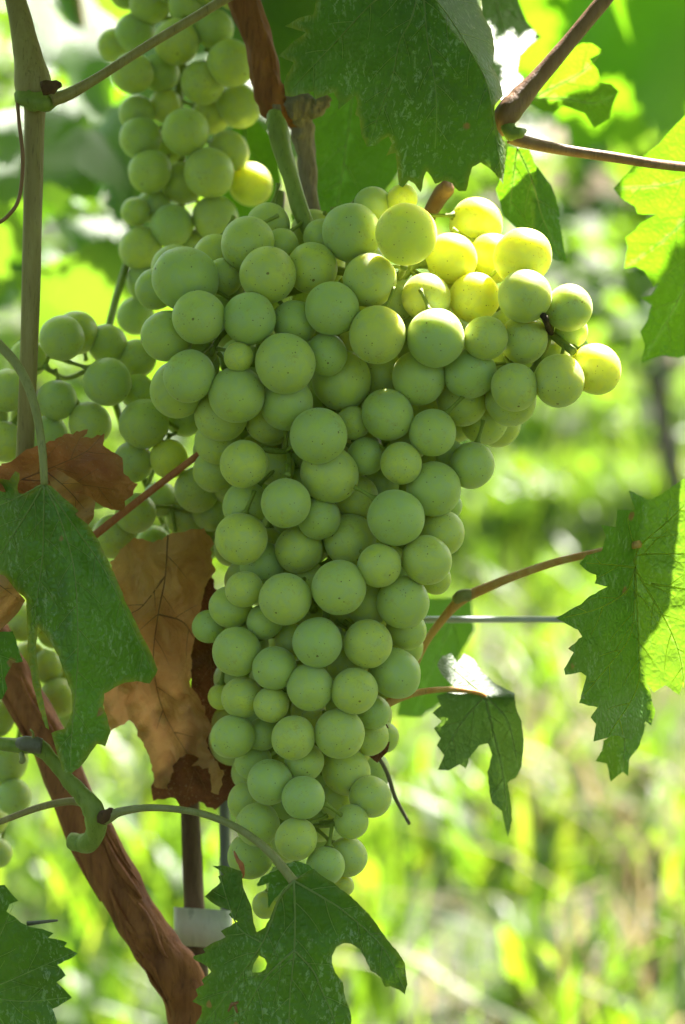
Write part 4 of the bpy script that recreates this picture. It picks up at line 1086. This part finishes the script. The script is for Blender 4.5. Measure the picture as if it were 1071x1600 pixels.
tag(wr, 'straight grey metal trellis wire right of the bunch', 'wire')
rs_ = stem('leaf_stalk', [(120, 860, 40, 6), (150, 835, 40, 6.5), (235, 768, 42, 6), (320, 703, 46, 5.5), (350, 680, 48, 5)], MAT['redstem'], None, 10, 8)
tag(rs_, 'bare red leaf stalk slanting behind the reddish dry leaf', 'stalk')
tw = stem('twig', [(585, 1172, 36, 3), (604, 1205, 42, 3.2), (618, 1246, 48, 3.4), (640, 1287, 54, 2.6)], MAT['twig'], None, 8, 6)
tag(tw, 'short dark dead twig at the lower right of the bunch', 'twig')

# ------------------------------------------------------------------ unseen overhead canopy, added to shade the bunch, with gaps for sunlit spots
canopy = empty('vine_shoot', P(520, -460, 90), 'unseen leafy shoots added overhead to shade the bunch', 'vine shoot', 'shoots of the vine')
LIT_G = [(744,350),(705,403),(817,401),(742,465),(681,528),(590,523),(768,404),(635,366),(889,481),(931,577),(392,288),(820,463)]
LIT_PX = [(1010,290,80),(1040,330,80),(990,330,80),(1060,260,80),(1010,400,80),(900,90,95),(860,150,95),(920,80,95),(800,270,68),(790,300,70),(815,330,65),(825,290,62),
          (1030,900,28),(1050,960,28),(1020,1000,28),(1060,850,26),(1040,1030,28),(1065,900,26),(1065,1000,26),(710,1050,65),(725,1060,63),(740,1070,60),(780,60,105),(800,20,110),(820,50,110),(790,150,8)]
SHADE_PX = []
for (c, R, x, y, root) in ALLG:
    if root is bm_ and not any(math.hypot(x - a, y - b) < 45 for a, b in LIT_G):
        SHADE_PX.append(c + Vector((0, 0, R * 0.7)))
    elif root is not bm_:
        SHADE_PX.append(c)
for x, y, m in [(480,20,-8),(560,60,-8),(640,120,-8),(700,200,-8),(520,100,-8),(740,240,-8),(640,220,-8),(600,10,-8),(560,200,120),(60,800,0),(100,900,0),(150,1000,0),(220,1040,5),(20,850,0),(140,1120,5),
    (330,1200,60),(400,1450,-10),(460,1500,-10),(540,1450,-10),(600,1500,-10),(380,1560,-8),(480,1590,-10),(20,1450,-2),(80,1500,-2),(40,1570,-2),
    (120,1260,50),(180,1370,50),(230,1450,50),(280,1520,50),(60,1150,60),(950,900,28),(920,960,30),(960,1020,30),(930,1100,40),(1000,800,30),(50,100,18),(50,250,18),(45,400,20),(45,600,25),(200,90,15),(850,110,34),(900,60,38),
    (1040,460,80),(1050,520,80),(1020,560,80),(750,1150,55),(720,1120,58),(790,1160,60),(100,720,12),(170,740,14),(30,730,12),(930,160,95),(950,175,95),(850,370,75),(870,400,75),(310,1300,90),(310,1460,70)]:
    SHADE_PX.append(P(x, y, m))
for ol, dfn in ((L1, d_L1), (L2, d_L2), (L3, d_L3), (L4, lambda x, y: -2), (L12, lambda x, y: 12), ([q for q in L6 if q[1] > 1085], lambda x, y: 58), ([(660,935),(735,935),(742,985),(715,1030),(690,1035),(650,1035)], lambda x, y: 190), ([(660,1030),(715,1030),(700,1090),(660,1120),(630,1110)], lambda x, y: 190), ([(110, 90), (190, 60), (190, 320), (100, 330)], lambda x, y: 440)):
    x0 = min(q[0] for q in ol); x1 = max(q[0] for q in ol); y0 = max(-30, min(q[1] for q in ol)); y1 = min(1620, max(q[1] for q in ol))
    for yy in np.arange(y0 + 8, y1, 26):
        for xx in np.arange(x0 + 8, x1, 26):
            if xx > -30 and in_poly((xx, yy), ol) and not (ol is L1 and xx > 745): SHADE_PX.append(P(xx, yy, dfn(xx, yy)))
LITP = [P(x, y, m) for x, y, m in LIT_PX]
CAPDIR = (SUN * 0.8 - FWD * 0.55).normalized()
for a, b in LIT_G:
    for (c, R, x, y, root) in ALLG:
        if abs(x - a) < 1.5 and abs(y - b) < 1.5:
            LITP += [c + CAPDIR * R * 1.02, c + (CAPDIR + RIGHT * 0.5).normalized() * R * 1.02, c + (CAPDIR - RIGHT * 0.4).normalized() * R * 1.02]
def ray_dist(p, c):
    v = c - p
    t = v.dot(SUN)
    if t < 0.01: return 9.0
    return (v - SUN * t).length
def hidden_above(c, R):
    v = c - CAM
    d = v.dot(FWD)
    return v.dot(UP) - R > (0.16 / D0) * d * 1.02
covered = [False] * len(SHADE_PX)
idx = list(range(len(SHADE_PX)))
random.shuffle(idx)
ncan = 0
KF = 0.16 / D0
def t_out(p, R):
    v = p - CAM
    return (KF * 1.03 * v.dot(FWD) + R - v.dot(UP)) / (SUN.dot(UP) - KF * 1.03 * SUN.dot(FWD))
for Rl in (0.062, 0.045, 0.03, 0.02, 0.014):
    for i in idx:
        if covered[i]: continue
        for tr in range(26):
            t = max(0.03, t_out(SHADE_PX[i], Rl * 0.8)) + random.uniform(0.0, 0.35)
            c = SHADE_PX[i] + SUN * t + Vector((random.uniform(-1, 1), random.uniform(-1, 1), random.uniform(-1, 1))) * Rl * 0.5
            if min(ray_dist(p, c) for p in LITP) < Rl * 1.0 + 0.003: continue
            n = (SUN + Vector((random.gauss(0, .25), random.gauss(0, .25), random.gauss(0, .2)))).normalized()
            tip = Vector((random.gauss(0, 1), random.gauss(0, 1), random.gauss(-.5, .5)))
            M = leaf_matrix(n, tip)
            place_leaf(canopy, LEAFS_NEAR[ncan % 3], c - (M @ Vector((0, 0.1 * Rl, 0))), n, tip, Rl * 1.2)
            ncan += 1
            for k in range(len(SHADE_PX)):
                if not covered[k] and ray_dist(SHADE_PX[k], c) < Rl * 0.58: covered[k] = True
            break
print('canopy leaves', ncan, 'uncovered', covered.count(False), 'of', len(covered))
# more unseen canopy leaves, added in front and above to cut skylight
nx = 0
CV, CF = [], []
while nx < 380:
    c = Vector((random.uniform(-0.6, 0.7), random.uniform(-0.25, 0.35), CAM_H + random.uniform(0.2, 1.0)))
    v = c - CAM
    if v.dot(UP) - 0.08 < KF * 1.05 * v.dot(FWD): continue
    if min(ray_dist(p, c) for p in LITP) < 0.075: continue
    M = Matrix.Translation(c) @ leaf_matrix(SUN + Vector((random.gauss(0, .5), random.gauss(0, .5), random.gauss(0, .3))), (random.gauss(0, .6), random.gauss(0, .6), -1)).to_4x4() @ Matrix.Scale(random.uniform(.05, .075), 4)
    me = LEAFS[nx % 5]
    k0 = len(CV)
    CV += [M @ q.co for q in me.vertices]
    CF += [tuple(k + k0 for k in p.vertices) for p in me.polygons]
    nx += 1
nx = 0
while nx < 150:
    c = Vector((random.uniform(-0.5, 0.5), random.uniform(-0.36, -0.02), CAM_H + random.uniform(0.1, 0.55)))
    v = c - CAM
    if v.dot(FWD) < 0.15 or v.dot(UP) - 0.085 < KF * 1.08 * v.dot(FWD): continue
    if min(ray_dist(p, c) for p in LITP) < 0.07: continue
    M = Matrix.Translation(c) @ leaf_matrix((random.gauss(0, .4), random.gauss(-.3, .5), .8), (random.gauss(0, .6), random.gauss(0, .6), -1)).to_4x4() @ Matrix.Scale(random.uniform(.045, .07), 4)
    me = LEAFS[nx % 5]
    k0 = len(CV)
    CV += [M @ q.co for q in me.vertices]
    CF += [tuple(k + k0 for k in p.vertices) for p in me.polygons]
    nx += 1
mesh_obj('crown', CV, CF, MAT['leaf_far'], canopy)
stem('stem', [(-600, -350, 100, 25), (0, -430, 90, 24), (520, -460, 90, 24), (1000, -480, 90, 22), (1700, -400, 100, 20)], MAT['bark'], canopy, 12, 8, wob=0.2)

# leaves of the same row farther back at upper left
bk = empty('vine_shoot', P(110, -60, 560), 'blurred leafy shoot behind the left stem', 'vine shoot', 'shoots of the vine')
stem('stem', [(60, -200, 570, 8), (110, -60, 560, 8), (130, 60, 555, 7)], MAT['shoot'], bk, 8, 6)
for i in range(30):
    x, y, mm = random.uniform(-60, 225), random.uniform(-40, 470), random.uniform(450, 1050)
    place_leaf(bk, (LEAFS_FRESH if i % 5 < 2 else LEAFS_NEAR)[i % 3], P(x, y, mm), (random.gauss(0.1, .5), random.gauss(-0.1, .6), 0.6), (random.gauss(0, .5), random.gauss(0, .4), -1), random.uniform(.038, .062))
for i, (x, y, mm) in enumerate([(480, 30, 260), (430, -10, 240), (330, 60, 420), (250, 200, 460), (420, 120, 380)]):
    place_leaf(bk, LEAFS_NEAR[i % 3], P(x, y, mm), (random.gauss(0, .3), -.6, .6), (random.gauss(0, .3), .1, -1), .06)
